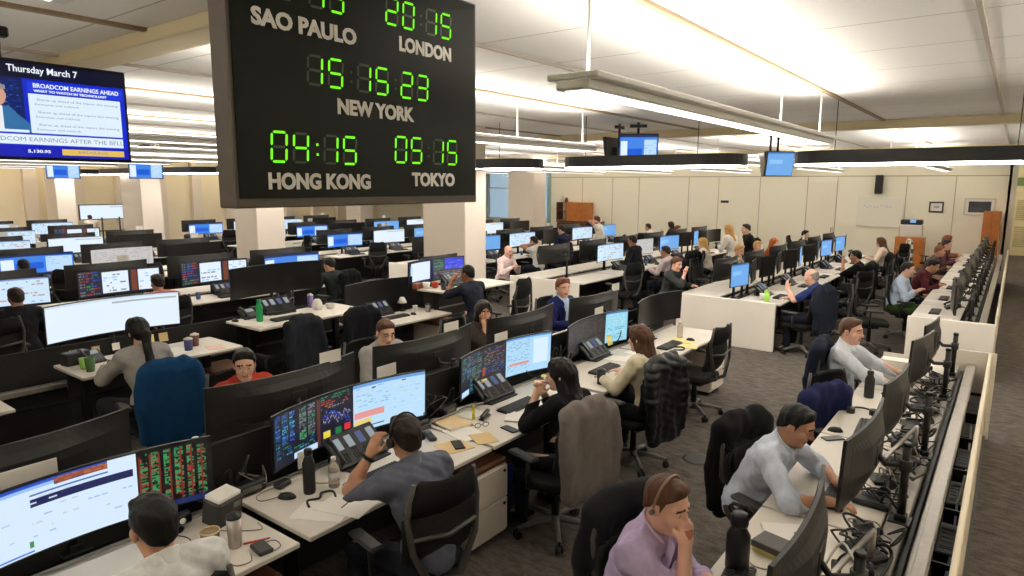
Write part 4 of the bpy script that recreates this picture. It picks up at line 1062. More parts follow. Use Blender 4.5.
hung_tv((-3.52, 12.75, 2.95), .75, 'small hung television with pale blue screen nearest the end wall', 'tvc', pic_plainblue(24, 16), .5, .42)
hung_tv((-3.86, 12.85, 2.95), -1.1, 'dark side of the small pair of televisions nearest the end wall', None, None, .5, .42)
for i, (x, y) in enumerate(((-21.6, 7.46), (-18.6, 8.37))):
    hung_tv((x, y, 2.9), 1.2, ('far hung blue television above the desks, by the pilastered wall', 'far hung blue television above the desks, second from the pilastered wall')[i], 'tvb2', pic_blue(40, 24, 9), .78, .44)
# wall pieces
def frame(label, x, z, w_, h_, mount, art, name='framed_picture'):
    t = thing(name, label, 'picture', (x, BACK_Y-.016, z)); f = MB()
    for s in (-1, 1): f.box((s*(w_/2), 0, 0), (.04, .04, h_+.04)); f.box((0, 0, s*h_/2), (w_, .04, .04))
    f.build('frame', mat('frame_%d' % mount[0], mount, rough=.4), t); MB().box((0, -.002, 0), (w_-.02, .008, h_-.02)).build('mount', M_PAPER, t); return t
t = frame('small black framed print on the end wall', -2.07, 1.9, .36, .30, (30, 28, 26), 0); mb = MB()
for i in range(5): mb.box((-.06+i*.03, -.007, .01*math.sin(i*2)), (.016, .002, .08-.02*(i % 2)))
mb.build('print', M_GREYP, t)
t = frame('large pale framed dark picture beside the orange cupboard', -.92, 1.93, .78, .5, (214, 208, 196), 0)
MB().box((0, -.007, 0), (.58, .004, .34)).build('print', mat('dark_print', (58, 62, 70), rough=.3, var=.5, scale=3), t)
t = thing('whiteboard', 'long whiteboard with faint blue notes on the end wall', 'whiteboard', (-3.7, BACK_Y-.02, 1.7)); MB().box((0, 0, 0), (1.35, .03, 1.0), bev=.004).build('board', mat('board', (240, 238, 226), rough=.25), t)
mb = MB(); 
for i in range(9): mb.box((-.45+i*.1+RNG.uniform(-.02, .02), -.017, .16+RNG.uniform(-.03, .05)), (.07, .002, .012), ry=RNG.uniform(-.3, .3))
mb.build('ink', mat('ink', (120, 150, 200), rough=.6), t)
t = thing('wall_speaker', 'black speaker on a bracket high on the end wall', 'speaker', (-3.75, BACK_Y-.14, 2.62)); MB().box((0, 0, 0), (.22, .22, .62), bev=.02).build('cabinet', M_BLK, t); MB().box((0, .12, 0), (.08, .06, .1)).build('bracket', M_DKM, t)
t = thing('thermostat', 'small dark box on the end wall above the rows', 'control box', (-9.0, BACK_Y-.03, 1.95)); MB().box((0, 0, 0), (.3, .05, .09), bev=.01).build('cover', M_BLK2, t); MB().box((0, -.027, 0), (.1, .004, .05)).build('display', M_OFF, t)
# cupboards at the end of the room
def cupboard(label, x, y, w_, d_, h_, z0=0, name='cupboard', nd=2):
    t = thing(name, label, 'cupboard', (x, y, z0)); MB().box((0, 0, h_/2), (w_, d_, h_), bev=.006).build('body', M_WOOD, t)
    for k in range(nd):
        wd_ = w_/nd; o = MB().box((-w_/2+wd_*(k+.5), -d_/2-.01, h_/2), (wd_-.02, .02, h_-.06), bev=.004).build('door', mat('orange_wood_door', (186, 112, 48), rough=.4, var=.12, scale=6), t)
        MB().box((-w_/2+wd_*(k+.5)+.12*(1 if k == 0 else -1), -d_/2-.03, h_/2), (.012, .02, .12)).build('handle', M_STEEL, o)
    return t
cupboard('tall orange wooden cupboard at the far end of the window row', -.56, 25.1, .44, .5, 1.82)
cupboard('low orange credenza holding the printer by the end wall', -2.62, 24.7, .80, .55, .95)
t = thing('printer', 'white printer with dark top on the orange credenza', 'printer', (-2.62, 24.7, .95)); MB().box((0, 0, .2), (.62, .45, .4), bev=.02).build('body', M_WHITE, t); MB().box((0, 0, .48), (.6, .42, .16), bev=.03).build('scanner_lid', M_BLK2, t)
MB().box((.05, -.23, .52), (.16, .02, .1), rx=-.4).build('display', emat('printer_screen', (.3, .5, .9), .8), t)
t = thing('wall_hutch', 'orange hutch with open shelf on the far end wall', 'cupboard', (-15.6, BACK_Y-.3, .95)); MB().box((.25, 0, .45), (1.1, .5, .8), bev=.006).build('closed_unit', M_WOOD, t)
mb = MB(); 
for z in (.06, .45, .84): mb.box((-.55, 0, z), (.5, .5, .03))
for x in (-.8, -.3): mb.box((x, 0, .45), (.03, .5, .8))
mb.box((0, .0, -.0), (1.65, .5, .06)); mb.box((0, 0, -.5), (1.6, .45, .9)); mb.build('open_shelf', M_BROWN, t)
for i, (x, h_, c) in enumerate(((-.68, .28, (214, 206, 190)), (-.45, .2, (120, 60, 50)))):
    tag(MB().lathe([(.07, 0), (.09, h_*.4), (.05, h_*.8), (.06, h_)], n=14).build('vase', mat('vase_%d' % i, c, rough=.4), None, (-15.6+x, BACK_Y-.3, 1.805)), ('pale vase on top of the far orange hutch', 'dark red vase on top of the far orange hutch')[i], 'vase')
# ------------------------------------------------------------------ bench helpers
FL, FR_ = PI/2, -PI/2          # user looks towards -x / towards +x
def wl(xf, yc, rz, lx, ly):    # station point -> world; (xf,yc) is the middle of the user edge
    return (xf-ly, yc+lx) if rz == FL else (xf+ly, yc-lx)
def spine(label, x, y0, y1, wd=.27, z=.74, screen=True):
    t = thing('bench_spine', label, 'desk spine', (x, (y0+y1)/2, 0)); L = y1-y0
    for s in (-1, 1): MB().box((s*(wd/2-.035), 0, z-.035), (.07, L, .05), bev=.006).box((s*(wd/2-.035), 0, z-.002), (.012, L, .012)).build('rail', M_ALU, t)
    b = MB(); b.box((0, 0, z-.20), (wd-.14, L, .02)); 
    for s in (-1, 1): b.box((s*(wd/2-.08), 0, z-.13), (.01, L, .16))
    b.build('cable_trough', M_BLK2, t)
    b = MB(); b.box((0, 0, (z-.22)/2), (.06, L, z-.24)); b.build('spine_panel', M_BLK2, t)
    if screen: MB().box((-.035, 0, z+.13), (.02, L, .36), bev=.006).build('divider_screen', mat('divider_fabric', (30, 29, 28), rough=.7, var=.1), t)
    return t
def name_card(x, y, z, rz, label, w_=.17, group='blank white name cards on the monitors'):
    b = MB(); b.box((0, 0, .045), (w_, .004, .09)); b.box((0, .012, .012), (w_*.4, .02, .024)); return solid('name_card', label, 'card', b, M_PAPER, (x, y, z), rz, group)
M_STICKY = mat('sticky_note', (232, 218, 130), rough=.8); M_TAN = mat('tan_paper', (216, 188, 136), rough=.8)
def sticky(x, y, z, rz, label, tilt=-.35, s=.076, m=None):
    P = np.zeros((5, 5, 3))
    for i, a in enumerate(np.linspace(-.5, .5, 5)):
        for j, b in enumerate(np.linspace(0, 1, 5)): P[i, j] = (a*s, -.006*b*b, b*s)
    o = MB().sheet(P, .0012, smooth=False).build('sticky_note', m or M_STICKY, None, (x, y, z)); o.rotation_euler = (tilt, 0, rz); return tag(o, label, 'note')

# ================================================================== the middle row, side facing the window aisle
XF = -2.75; ZD = .74
spine('long aluminium cable spine down the middle of the middle desk row', -3.58, -.4, 8.12)
d1 = (1.10, 2.66, 4.19, 5.75, 7.30)
lab = ('white desk in front of the man in the white shirt seen from behind', 'white desk under the tall black bottle, beside the man on the headset', 'white desk with notebooks and phones before the woman in black', 'white desk before the woman with long brown hair', 'white desk with yellow papers at the aisle end of the middle row')
for y, l in zip(d1, lab): desk(XF, y, FL, l, W=1.50)
for y, pic, key, l, w_ in ((1.13, pic_S1, 's1', 'wide curved monitor showing a white page and a red-green price table', 1.30), (2.80, pic_S2, 's2', 'wide curved monitor with dark charts and a pale sheet, behind the black bottle', 1.31), (4.50, pic_S3, 's3', 'wide curved monitor with dark tables and a pale sheet facing the woman in black', 1.31), (6.10, pic_S4, 's4', 'wide curved monitor, dim on most of its width with a blue strip at the end', 1.28), (7.64, None, None, 'switched-off wide curved monitor at the aisle end of the middle row', 1.28)):
    make_monitor((-3.60, y, ZD-.02), FL, l, W=w_, H=.345 if key else .36, R=1.9, zc=.275 if key != 's4' else .255, pic=pic() if pic else None, key=key, back=.06, posttop=.30, tilt=.03)
# opposite side: monitors seen from behind
XB = -4.41
lab = ('white desk across from the white-shirted man, under the near dark monitor back', 'white desk of the person in orange', 'white desk of the man in the grey zip top', 'white desk of the woman on the phone', 'white desk of the man in the navy blazer')
for y, l in zip(d1, lab): desk(XB, y, FR_, l, W=1.50)
for y, l, w_ in ((.98, 'back of the wide curved monitor behind the white page screen', 1.22), (2.63, 'back of the wide curved monitor in front of the person in orange', 1.20), (4.02, 'back of the wide curved monitor in front of the man in grey', 1.20), (5.42, 'back of the wide curved monitor before the woman on the phone', 1.15), (6.92, 'back of the wide curved monitor before the man in the navy blazer', 1.16)):
    make_monitor((-3.66, y, ZD-.02), FR_, l, W=w_, H=.36, R=1.9, zc=.36, back=.24, posttop=.34, tilt=-.04)
for x, y, z, l in ((-3.90, 2.95, 1.255, 'blank name card on top of the monitor in front of the person in orange'), (-3.62, 3.24, 1.135, 'blank name card above the pale end of the chart screen'), (-3.90, 4.26, 1.255, 'blank name card on top of the monitor in front of the man in grey'), (-3.62, 4.62, 1.135, 'blank name card behind the top of the chart screen of the woman in black'), (-3.62, 6.40, 1.11, 'blank name card on top of the dim wide monitor'), (-3.90, 7.3, 1.25, 'blank name card on the monitor past the man in the blazer')):
    name_card(x, y, z, FL+.02, l, .19)
name_card(-3.62, .98, 1.135, FL, 'blank name card behind the top of the white page screen', .24)

# ---- things on the near desk (white shirt)
T = ZD
cupm = mat('clear_plastic', (226, 216, 204), rough=.2, trans=.75)
t = thing('plastic_cup', 'clear plastic cup with tan rim left of the steel tumbler', 'cup', (-3.01, 1.52, T)); MB().lathe([(.032, 0), (.034, .005), (.046, .12)], n=20).build('body', cupm, t); MB().lathe([(.046, .118), (.048, .121), (.047, .126), (.043, .126), (.043, .119)], n=20).build('rim', M_TAN, t)
tumbler('brushed steel tumbler with black lid on the near desk', (-2.98, 1.63, T), (176, 168, 158), r=.037, h=.175, metal=.8)
t = thing('desk_speaker_box', 'grey box phone base with pale top behind the steel tumbler', 'phone base', (-3.27, 1.73, T), FL+.25); MB().box((0, 0, .075), (.17, .13, .15), bev=.012, rx=.15).build('body', M_BLK2, t); MB().box((0, -.01, .155), (.15, .11, .03), bev=.006, rx=.15).build('cover', M_PAPER, t); MB().box((.03, -.075, .10), (.05, .006, .03), rx=.15).build('label', M_GREYP, t)
t = thing('webcam', 'black rounded conference camera below the red-green price table', 'camera', (-3.36, 1.52, T), FL); MB().lathe([(.035, 0), (.04, .01), (.02, .02)], n=16).build('base', M_BLK, t); o = MB().tube([(-.07, 0, .06), (.07, 0, .06)], [.036, .036], 16).build('barrel', M_BLK, t); MB().lathe([(.016, 0), (.016, .004), (.011, .006)], n=14, M=Matrix.Translation((.02, -.036, .062)) @ Matrix.Rotation(PI/2, 4, 'X')).build('lens_ring', M_PAPER, o)
t = thing('card_reader', 'small black external drive with cable on the near desk edge', 'drive', (-2.84, 1.69, T), FL-.15); MB().box((0, 0, .012), (.075, .12, .024), bev=.006).build('case', M_BLK, t)
cord('thin dark cable of the external drive', [(-2.84, 1.63, T+.01), (-2.79, 1.60, T+.004), (-2.80, 1.54, T+.004), (-2.86, 1.52, T+.004)], .0022)
cord('thin dark cable looping past the external drive', [(-2.88, 1.72, T+.01), (-2.87, 1.78, T+.004), (-2.80, 1.77, T+.004), (-2.78, 1.72, T+.004)], .0022)
t = thing('pen', 'red pen lying behind the external drive', 'pen', (-2.93, 1.72, T+.006), 1.15); MB().tube([(-.065, 0, 0), (.05, 0, 0)], .0055, 8).build('barrel', mat('red_plastic', (190, 40, 30), rough=.3), t); MB().tube([(.05, 0, 0), (.066, 0, 0)], [.005, .001], 8).build('tip', M_BLK, t)
solid('power_adapter', 'small black adapter cube beside the plastic cup', 'adapter', MB().box((0, 0, .015), (.05, .05, .03), bev=.006), M_BLK, (-3.07, 1.47, T), .4)
paper('crumpled white paper near the elbow of the white-shirted man', (-2.95, 1.37, T), .5, .22, .26)
for i, pts in enumerate(([(-3.3, 1.35, T+.01), (-3.2, 1.44, T+.005), (-3.12, 1.40, T+.005), (-3.07, 1.46, T+.015)], [(-3.34, 1.40, T+.01), (-3.22, 1.36, T+.03), (-3.15, 1.48, T+.005), (-3.24, 1.52, T+.005), (-3.36, 1.46, T+.01)], [(-3.2, 1.62, T+.02), (-3.12, 1.70, T+.005), (-3.02, 1.80, T+.005), (-3.10, 1.83, T+.005)])):
    cord(('black cable running to the adapter cube', 'black cable looped beside the conference camera', 'pale grey cable curling behind the tumbler')[i], pts, .003, ((24, 24, 24), (24, 24, 24), (140, 132, 122))[i])
keyboard(-3.0, 1.02, T, FL, 'black keyboard in front of the white-shirted man'); turret(-3.3, .40, T, FL, 'black dealing phone under the white page screen')
paper('white sheet standing near the foot of the red-green screen', (-3.36, 1.78, T), 1.3, .1, .2)
# ---- desk of the man on the headset
t = flask('tall matte black bottle on the desk edge by the chart screen', (-3.18, 2.22, T), (26, 27, 29), .036, .275)
t = thing('water_bottle', 'clear plastic water bottle right of the black bottle', 'bottle', (-3.13, 2.36, T)); MB().lathe([(.03, 0), (.034, .01), (.034, .12), (.028, .14), (.014, .17)], n=18).build('body', cupm, t); MB().lathe([(.015, .168), (.015, .19)], n=14).build('cap', M_PAPER, t); MB().lathe([(.0345, .05), (.0345, .10)], n=18).build('label', mat('bottle_label', (206, 200, 196), rough=.5), t)
turret(-3.26, 2.72, T, FL+.05, 'black dealing phone with lit keys before the man on the headset'); keyboard(-3.02, 2.60, T, FL, 'black keyboard before the man on the headset')
mouse(-3.23, 2.10, T, 2.2, 'black mouse left of the tall black bottle'); solid('power_brick', 'black power brick behind the mouse by the tall bottle', 'adapter', MB().box((0, 0, .018), (.06, .10, .036), bev=.008), M_BLK, (-3.38, 2.17, T), .2)
cord('black cable loop with thick strap in front of the black bottle', [(-3.02, 2.10, T+.008), (-3.09, 2.14, T+.008), (-3.06, 2.20, T+.01), (-3.11, 2.25, T+.008), (-3.07, 2.30, T+.012), (-3.0, 2.27, T+.008)], .007)
paper('white sheet lying in front of the cable loop', (-2.93, 2.12, T), FL+.5); paper('second white sheet overlapping the one before the cable loop', (-2.87, 2.24, T+.004), FL+.3)
t = thing('pen', 'black pen beside the elbow of the man on the headset', 'pen', (-2.89, 2.27, T+.006), 1.9); MB().tube([(-.07, 0, 0), (.06, 0, 0)], .0045, 8).build('barrel', M_BLK, t); MB().tube([(.06, 0, 0), (.075, 0, 0)], [.004, .001], 8).build('tip', M_STEEL, t)
cord('grey cable running from the mouse to the screen', [(-3.26, 2.08, T+.01), (-3.3, 1.98, T+.005), (-3.38, 2.0, T+.005), (-3.40, 2.12, T+.005)], .0025, (120, 112, 102))
cord('grey cable from the clear bottle to the screen foot', [(-3.16, 2.40, T+.004), (-3.25, 2.32, T+.004), (-3.36, 2.38, T+.004), (-3.44, 2.5, T+.01)], .003, (140, 132, 120))
sticky(-3.47, 2.40, T+.02, FL, 'tall white card standing under the chart screen', -.05, .11, M_PAPER)
t = thing('cordless_phone', 'grey cordless handset right of the man on the headset', 'phone', (-3.22, 3.28, T), FL-.5); MB().box((0, 0, .014), (.06, .17, .028), bev=.01).build('body', M_BLK2, t); MB().box((0, .045, .0285), (.042, .045, .003)).build('display', M_GREYP, t)
paper('tan paper under the smartphone beside the man on the headset', (-2.97, 3.26, T), FL-.3, .22, .2, M_TAN); smartphone(-2.96, 3.29, T+.004, FL-.6, 'black smartphone on the tan paper')
notebook('tan pad in a black folder under the gap between the chart screens', (-3.28, 3.58, T), FL-.2, (216, 190, 146), .21, .25)
paper('white sheet between the tan pad and the manila envelope', (-3.08, 3.50, T), FL-.2, .22, .28); paper('manila envelope near the desk edge', (-2.90, 3.50, T+.003), FL-.5, .16, .2, M_TAN, name='envelope', cat='envelope')
paper('white sheet behind the yellow highlighter', (-3.36, 3.84, T), FL, .2, .26)
smartphone(-2.86, 3.76, T, FL-.2, 'blue-black smartphone at the desk edge before the woman in black')
t = thing('highlighter', 'yellow highlighter standing among black clutter', 'pen', (-3.22, 3.76, T)); MB().tube([(0, 0, 0), (0, 0, .09)], .012, 12).build('barrel', mat('yellow_plastic', (226, 220, 60), rough=.3), t); MB().tube([(0, 0, .09), (0, 0, .12)], [.012, .009], 12).build('cap', mat('yellow_cap', (206, 200, 40), rough=.3), t)
t = thing('eyeglasses', 'folded eyeglasses and thin arms on the papers', 'glasses', (-3.05, 3.66, T+.006), FL-.4)
for s in (-1, 1):
    r = MB(); r.tube([(s*.034+.024*math.cos(a), .0, .018+.018*math.sin(a)) for a in np.linspace(0, 2*PI, 17)], .0022, 5); r.build('rim', M_BLK, t); MB().tube([(s*.058, 0, .02), (s*.05, .12, .004)], .002, 5).build('temple', M_BLK, t)
MB().tube([(-.01, 0, .02), (.01, 0, .02)], .002, 5).build('bridge', M_BLK, t)
t = thing('stapler', 'black stapler beside the yellow highlighter', 'stapler', (-3.17, 3.84, T), .3); MB().box((0, 0, .008), (.045, .15, .014), bev=.004).build('base', M_BLK, t); MB().box((0, .005, .035), (.036, .14, .025), bev=.008, rx=.12).build('arm', M_BLK2, t)
turret(-3.36, 4.28, T, FL, 'black dealing phone before the woman in black'); keyboard(-3.12, 4.22, T, FL, 'black keyboard before the woman in black')
notebook('open white spiral notebook at the hands of the woman in black', (-2.93, 4.02, T), FL+.5, (240, 236, 230), .20, .26, .012, (200, 196, 190))
sticky(-3.5, 4.09, T+.07, FL, 'yellow note left of the dealing phone of the woman in black'); sticky(-3.47, 4.22, T+.09, FL, 'second yellow note left of the dealing phone of the woman in black'); sticky(-3.50, 4.98, T+.07, FL, 'yellow note at the right end of the charts before the woman in black'); sticky(-3.40, 5.06, T+.002, FL, 'yellow note lying flat behind the woman in black', -1.5)
solid('adapter_box', 'dark cable box under the charts left of the highlighter', 'adapter', MB().box((0, 0, .02), (.16, .07, .04), bev=.01).tube([(-.07, .0, .05), (.07, 0, .05)], .02, 8), M_BLK2, (-3.38, 3.35, T), FL)
cord('grey cable bundle along the desk back behind the tan pad', [(-3.4, 3.3, T+.02), (-3.38, 3.7, T+.03), (-3.42, 3.95, T+.02), (-3.36, 4.1, T+.02)], .010, (130, 124, 116))
# ---- desks further along
turret(-3.36, 6.0, T, FL, 'black dealing phone with paper labels before the woman with brown hair'); tumbler('black travel cup at the desk edge before the woman with brown hair', (-2.90, 5.20, T), (26, 26, 27), .042, .14)
keyboard(-3.1, 5.62, T, FL, 'black keyboard before the woman with brown hair'); sticky(-3.44, 6.36, T+.06, FL, 'yellow note at the foot of the blue strip screen', -.3, .11)
for i, (x, y) in enumerate(((-3.12, 6.42), (-3.02, 6.18), (-3.22, 6.08))): paper('white papers beside the woman with brown hair, %s' % ('by the yellow note', 'nearest her arm', 'against the dealing phone')[i], (x, y, T+.001*i), FL+.2*i-.2)
turret(-3.32, 7.02, T, FL, 'black dealing phone with paper labels at the empty end desk'); keyboard(-3.0, 6.95, T, FL, 'black keyboard at the empty end desk'); paper('yellow paper at the empty end desk', (-2.86, 7.05, T), FL+.3, .2, .28, mat('yellow_paper', (236, 222, 150), rough=.8))
paper('second yellow paper towards the far end of the empty desk', (-2.98, 7.3, T), FL-.1, .2, .28, MATS['yellow_paper'])
cord('black cable loop on the yellow paper', [(-2.88, 6.78, T+.01), (-2.80, 6.85, T+.01), (-2.83, 6.95, T+.01), (-2.92, 6.92, T+.01), (-2.94, 6.82, T+.01)], .008)
t = thing('water_bottle', 'clear water bottle at the empty end desk', 'bottle', (-3.08, 7.42, T)); MB().lathe([(.03, 0), (.034, .01), (.034, .13), (.015, .19)], n=16).build('body', cupm, t); MB().lathe([(.015, .188), (.015, .21)], n=12).build('cap', M_PAPER, t)
mouse(-2.92, 7.36, T, FL, 'black mouse at the far end of the empty desk')
cabinet(-3.05, 3.40, FL, 'white two-drawer cabinet with brown cushion beside the man on the headset'); cabinet(-3.05, 7.9, FL, 'white two-drawer cabinet under the empty end desk'); cabinet(-3.05, 1.55, FL, 'white two-drawer cabinet under the near desk')
t = thing('waste_bin', 'blue plastic waste bin under the desk', 'bin', (-3.05, 3.86, 0)); MB().lathe([(.0, .004), (.11, 0), (.15, .30), (.16, .305), (.16, .32), (.145, .32), (.105, .012), (0, .012)], n=20).build('tub', mat('blue_bin', (32, 52, 150), rough=.4), t); MB().lathe([(.152, .29), (.168, .30), (.168, .325), (.15, .325)], n=20).build('rim', mat('blue_rim', (40, 62, 170), rough=.4), t)

# ---- chairs of the middle row
chair(-2.53, 2.44, FL-.2, 'black mesh-backed office chair holding the man on the headset')
chair(-2.64, 1.06, FL, 'black office chair of the white-shirted man')
chair(-2.51, 3.86, FL-.25, 'office chair under the grey sweater jacket'); jacket(-2.51, 3.86, FL-.25, 'grey knitted jacket hung over a chair back', (118, 110, 104), 1.06, .60, seed=2, inner=None)
chair(-2.61, 5.31, FL-.2, 'office chair under the black puffer jacket'); jacket(-2.61, 5.31, FL-.2, 'black quilted puffer jacket hung over a chair back', (24, 24, 27), 1.03, .66, puffy=True, seed=4)
chair(-2.70, 6.98, FL-.12, 'empty black office chair turned at the aisle end of the middle row')
for y, l in ((2.78, 'office chair of the person in orange'), (4.13, 'office chair of the man in the grey zip top'), (5.46, 'office chair of the woman on the phone'), (7.30, 'office chair of the man in the navy blazer')): chair(-4.68, y, FR_, l)

# ---- people of the middle row
HSET = []
p, i = person('person in a white shirt seen from behind, facing the white page screen', -2.50, 1.09, FL, seat=.485, lean=.05, slouch=.12, hair='short', hairc='black', skin='tan', top=(240, 240, 240), lh=(-.16, .42, .80), rh=(.20, .42, .79), h=.008)
p, i = person('person in a grey-blue shirt with rolled sleeves, hand at the headset, seen from behind', -2.38, 2.40, FL-.12, lean=.16, slouch=.25, yaw=-.15, nod=.12, hair='short', hairc='dark', skin='tan', top=(98, 102, 116), sleeve='roll', lh=(-.15, .30, 1.09), lpole=(-.45, .3, -1), lf=(.35, -.10, .95), ln=(.9, .1, .0), lcurl=.9, rh=(.16, .44, .79), bottom=(36, 38, 46), h=.007, kneef=.40)
tag(headset(p, i), 'black headset worn by the man in grey-blue', 'headset'); wr = i['lh']+(i['elL']-i['lh'])*.12
o = MB().tube([Vector(i['elL']+(i['lh']-i['elL'])*k) for k in (.86, .93)], [.041, .039], 14).build('wristwatch', M_BLK, None); o.matrix_world = p.matrix_basis; tag(o, 'black watch on the wrist of the man on the headset', 'watch')
p, i = person('person in black with dark hair, hands clasped at the mouth', -2.36, 3.97, FL-.1, lean=.20, slouch=.20, yaw=.42, nod=.08, hair='long', hairc='black', skin='light', top=(24, 23, 26), topkind='sweater', female=True, lh=(-.13, .33, 1.02), rh=(-.03, .36, 1.02), lpole=(-.5, .2, -1), rpole=(.5, .2, -1), lf=(.45, -.15, .7), rf=(-.45, -.15, .7), ln=(.85, 0, -.3), rn=(-.85, 0, -.3), lcurl=1.0, rcurl=1.0, bottom=(30, 30, 36), h=.008)
p, i = person('person in a beige sweater with long brown hair seen from behind', -2.46, 5.32, FL-.1, lean=.10, slouch=.14, yaw=.1, hair='long', hairc='brown', skin='light', top=(206, 196, 168), topkind='sweater', female=True, bottom=(30, 30, 34), h=.009)
p, i = person('person in an orange-red top with black hair peering over the dark monitor', -4.84, 2.78, FR_, lean=.06, slouch=.12, yaw=-.55, nod=.15, hair='full', hairc='black', skin='light', seat=.43, top=(168, 54, 36), topkind='sweater', h=.009, size=.97)
p, i = person('person in a grey zip top looking down behind the monitor', -4.74, 4.13, FR_, lean=.08, slouch=.16, yaw=-.35, nod=.28, hair='short', hairc='brown', skin='light', top=(150, 148, 146), topkind='sweater', h=.010)
p, i = person('person with long dark hair holding a phone to the ear', -4.64, 5.46, FR_, lean=.10, slouch=.15, yaw=-.55, nod=.08, hair='long', hairc='dark', skin='tan', top=(58, 50, 46), topkind='sweater', female=True, rh=(.10, .22, 1.06), rpole=(.5, .3, -1), rf=(-.3, -.15, .9), rn=(-.8, -.2, 0), rcurl=.8, h=.010)
p, i = person('person in a navy blazer and pale blue shirt with auburn hair', -4.75, 7.30, FR_, lean=.05, slouch=.06, yaw=-.45, nod=.08, hair='full', hairc='auburn', skin='pink', top=(186, 208, 236), jacket_c=(30, 36, 92), rh=(.22, .34, .78), h=.009, size=1.03)

# ================================================================== the window-side row (right of the picture)
XR = -1.0; RT = .74
lab = ('white desk of the man in lilac', 'white desk of the man in the pale blue shirt', 'white desk with the bunched blue jacket beside it', 'white desk of the man in the white shirt by the aisle gap')
for y, l in zip((1.55, 2.98, 4.42, 5.86), lab): desk(XR, y, FR_, l, W=1.42, D=.58)
desk(XR, 7.30, FR_, 'white desk with stacked papers at the end of the window row', W=1.42, D=.58)
t = thing('cable_bench', 'long aluminium cable tray with open dark bays along the window desk row', 'cable tray', (0, 3.6, 0)); L = 8.9
MB().box((-.36, 0, .70), (.10, L, .06), bev=.006).build('post_rail', M_ALU, t); MB().box((-.21, 0, .735), (.085, L, .05), bev=.008).box((-.235, 0, .763), (.012, L, .008)).box((-.185, 0, .763), (.012, L, .008)).build('service_rail', M_ALU, t)
b = MB(); b.box((-.285, 0, .38), (.02, L, .6)); b.box((-.2, 0, .02), (.34, L, .04)); b.build('trough', M_BLK2, t)
MB().box((-.065, 0, .45), (.03, L, .9), bev=.006).build('outer_panel', mat('cream_panel', (226, 214, 190), rough=.5), t); MB().box((-.22, L/2+.01, .45), (.42, .03, .9), bev=.004).build('end_panel', M_WHITE, t)
for k in range(12): MB().box((-.13, -L/2+.4+k*.74, .55), (.12, .02, .03)).build('bracket', M_DKM, t)
for k in range(10):
    t = thing('computer', 'black computer in the open bay of the cable tray, %s' % ('beside the man in lilac', 'behind the near monitor', 'behind the book', 'behind the pale blue shirt monitor', 'by the second pole', 'by the third pole', 'past the third pole', 'by the black flask', 'behind the white shirt monitor', 'last before the end panel')[k], 'computer', (-.14, .8+k*.74, .04), 0, 'computers in the cable bays')
    MB().box((0, 0, .22), (.10, .42, .44), bev=.008).build('case', M_BLK, t); q = MB(); 
    q.box((0, 0, .441), (.07, .30, .003))
    for r in range(5): q.box((0, -.12+r*.06, .443), (.06, .02, .004))
    q.build('vent_strip', M_BLK2, t)
for k, (y0, y1) in enumerate(((1.9, 3.4), (3.6, 5.2), (5.0, 6.8))):
    cord('%s cable lying in the open bay of the window row' % ('pale', 'blue-grey', 'white')[k], [(-.12, y0, .5), (-.11, (y0+y1)/2, .46), (-.13, y1, .5)], .008, ((150, 144, 136), (104, 120, 150), (200, 196, 188))[k])
# monitors of this row: seen from behind, on tall black poles
mons = ((-.56, 2.66, 1.10, .05, 'near monitor back tapering down beside the large flask', .98), (-.55, 4.02, 1.08, -.04, 'monitor back in front of the man in the pale blue shirt', .90), (-.545, 5.14, 1.08, -.07, 'monitor back before the blue jacket', .70), (-.535, 6.68, 1.07, -.16, 'small monitor back before the man in the white shirt', .62))
for x, y, zc, a, l, w_ in mons:
    make_monitor((-.345, y, RT-.02), FR_+a, l, W=w_, H=.37, R=3.2, zc=zc-RT+.02, back=.20, posttop=.44, tilt=-.04)
make_monitor((-.345, 7.55, RT-.02), FR_-.1, 'last monitor back at the aisle end of the window row', W=.6, H=.36, R=3.2, zc=.34, back=.20, posttop=.42)
# clutter at the pole feet
for k, y in enumerate((2.55, 3.2, 3.62, 4.25, 4.62, 5.0, 5.45, 5.8, 6.3, 6.75, 7.2)):
    r = np.random.default_rng(k+40)
    for q in range(6):
        pts = [(-.42+r.uniform(-.12, .06), y+r.uniform(-.2, .2), RT+.01)]
        for _ in range(4): pts.append((min(-.29, max(-.58, pts[-1][0]+r.uniform(-.1, .1))), pts[-1][1]+r.uniform(-.12, .12), RT+r.uniform(.01, .10)))
        pts.append((-.345, y+r.uniform(-.1, .1), RT+.02))
        cord('tangled cable at the pole feet of the window row', pts, (.005, .007, .004, .006, .009, .004)[q], ((26, 26, 26), (40, 38, 36), (120, 112, 104), (26, 26, 26), (22, 22, 22), (150, 144, 134))[q], group='tangled cables at the pole feet')
    t = thing('power_box', 'flat black power box lying under the monitor arms of the window row', 'power box', (-.50+.03*(k % 3), y-.14, RT), .5*k, 'black power boxes under the monitor arms'); MB().box((0, 0, .018), (.13, .19, .036), bev=.008).build('case', M_BLK, t); MB().box((.03, 0, .037), (.04, .12, .003)).build('socket_strip', M_BLK2, t)
    if k % 2 == 0:
        t = thing('docking_station', 'black docking box at a pole foot in the window row', 'docking box', (-.46, y+.08, RT), .3*(k % 3)-.2, 'docking boxes at the pole feet'); MB().box((0, 0, .022), (.10, .20, .044), bev=.01).build('case', M_BLK, t); MB().box((.02, 0, .045), (.03, .10, .004)).build('vent', M_BLK2, t)
    else:
        t = thing('headset_stand', 'black headset resting at a pole foot in the window row', 'headset', (-.45, y+.05, RT), .5*k, 'headsets at the pole feet'); MB().tube([(.07*math.cos(a), 0, .05+.07*math.sin(a)) for a in np.linspace(.0, PI, 11)], .006, 6).build('band', M_BLK, t)
        for s in (-1, 1): MB().tube([(s*.06, 0, .04), (s*.085, 0, .04)], .034, 14).build('ear_cushion', M_BLK2, t)
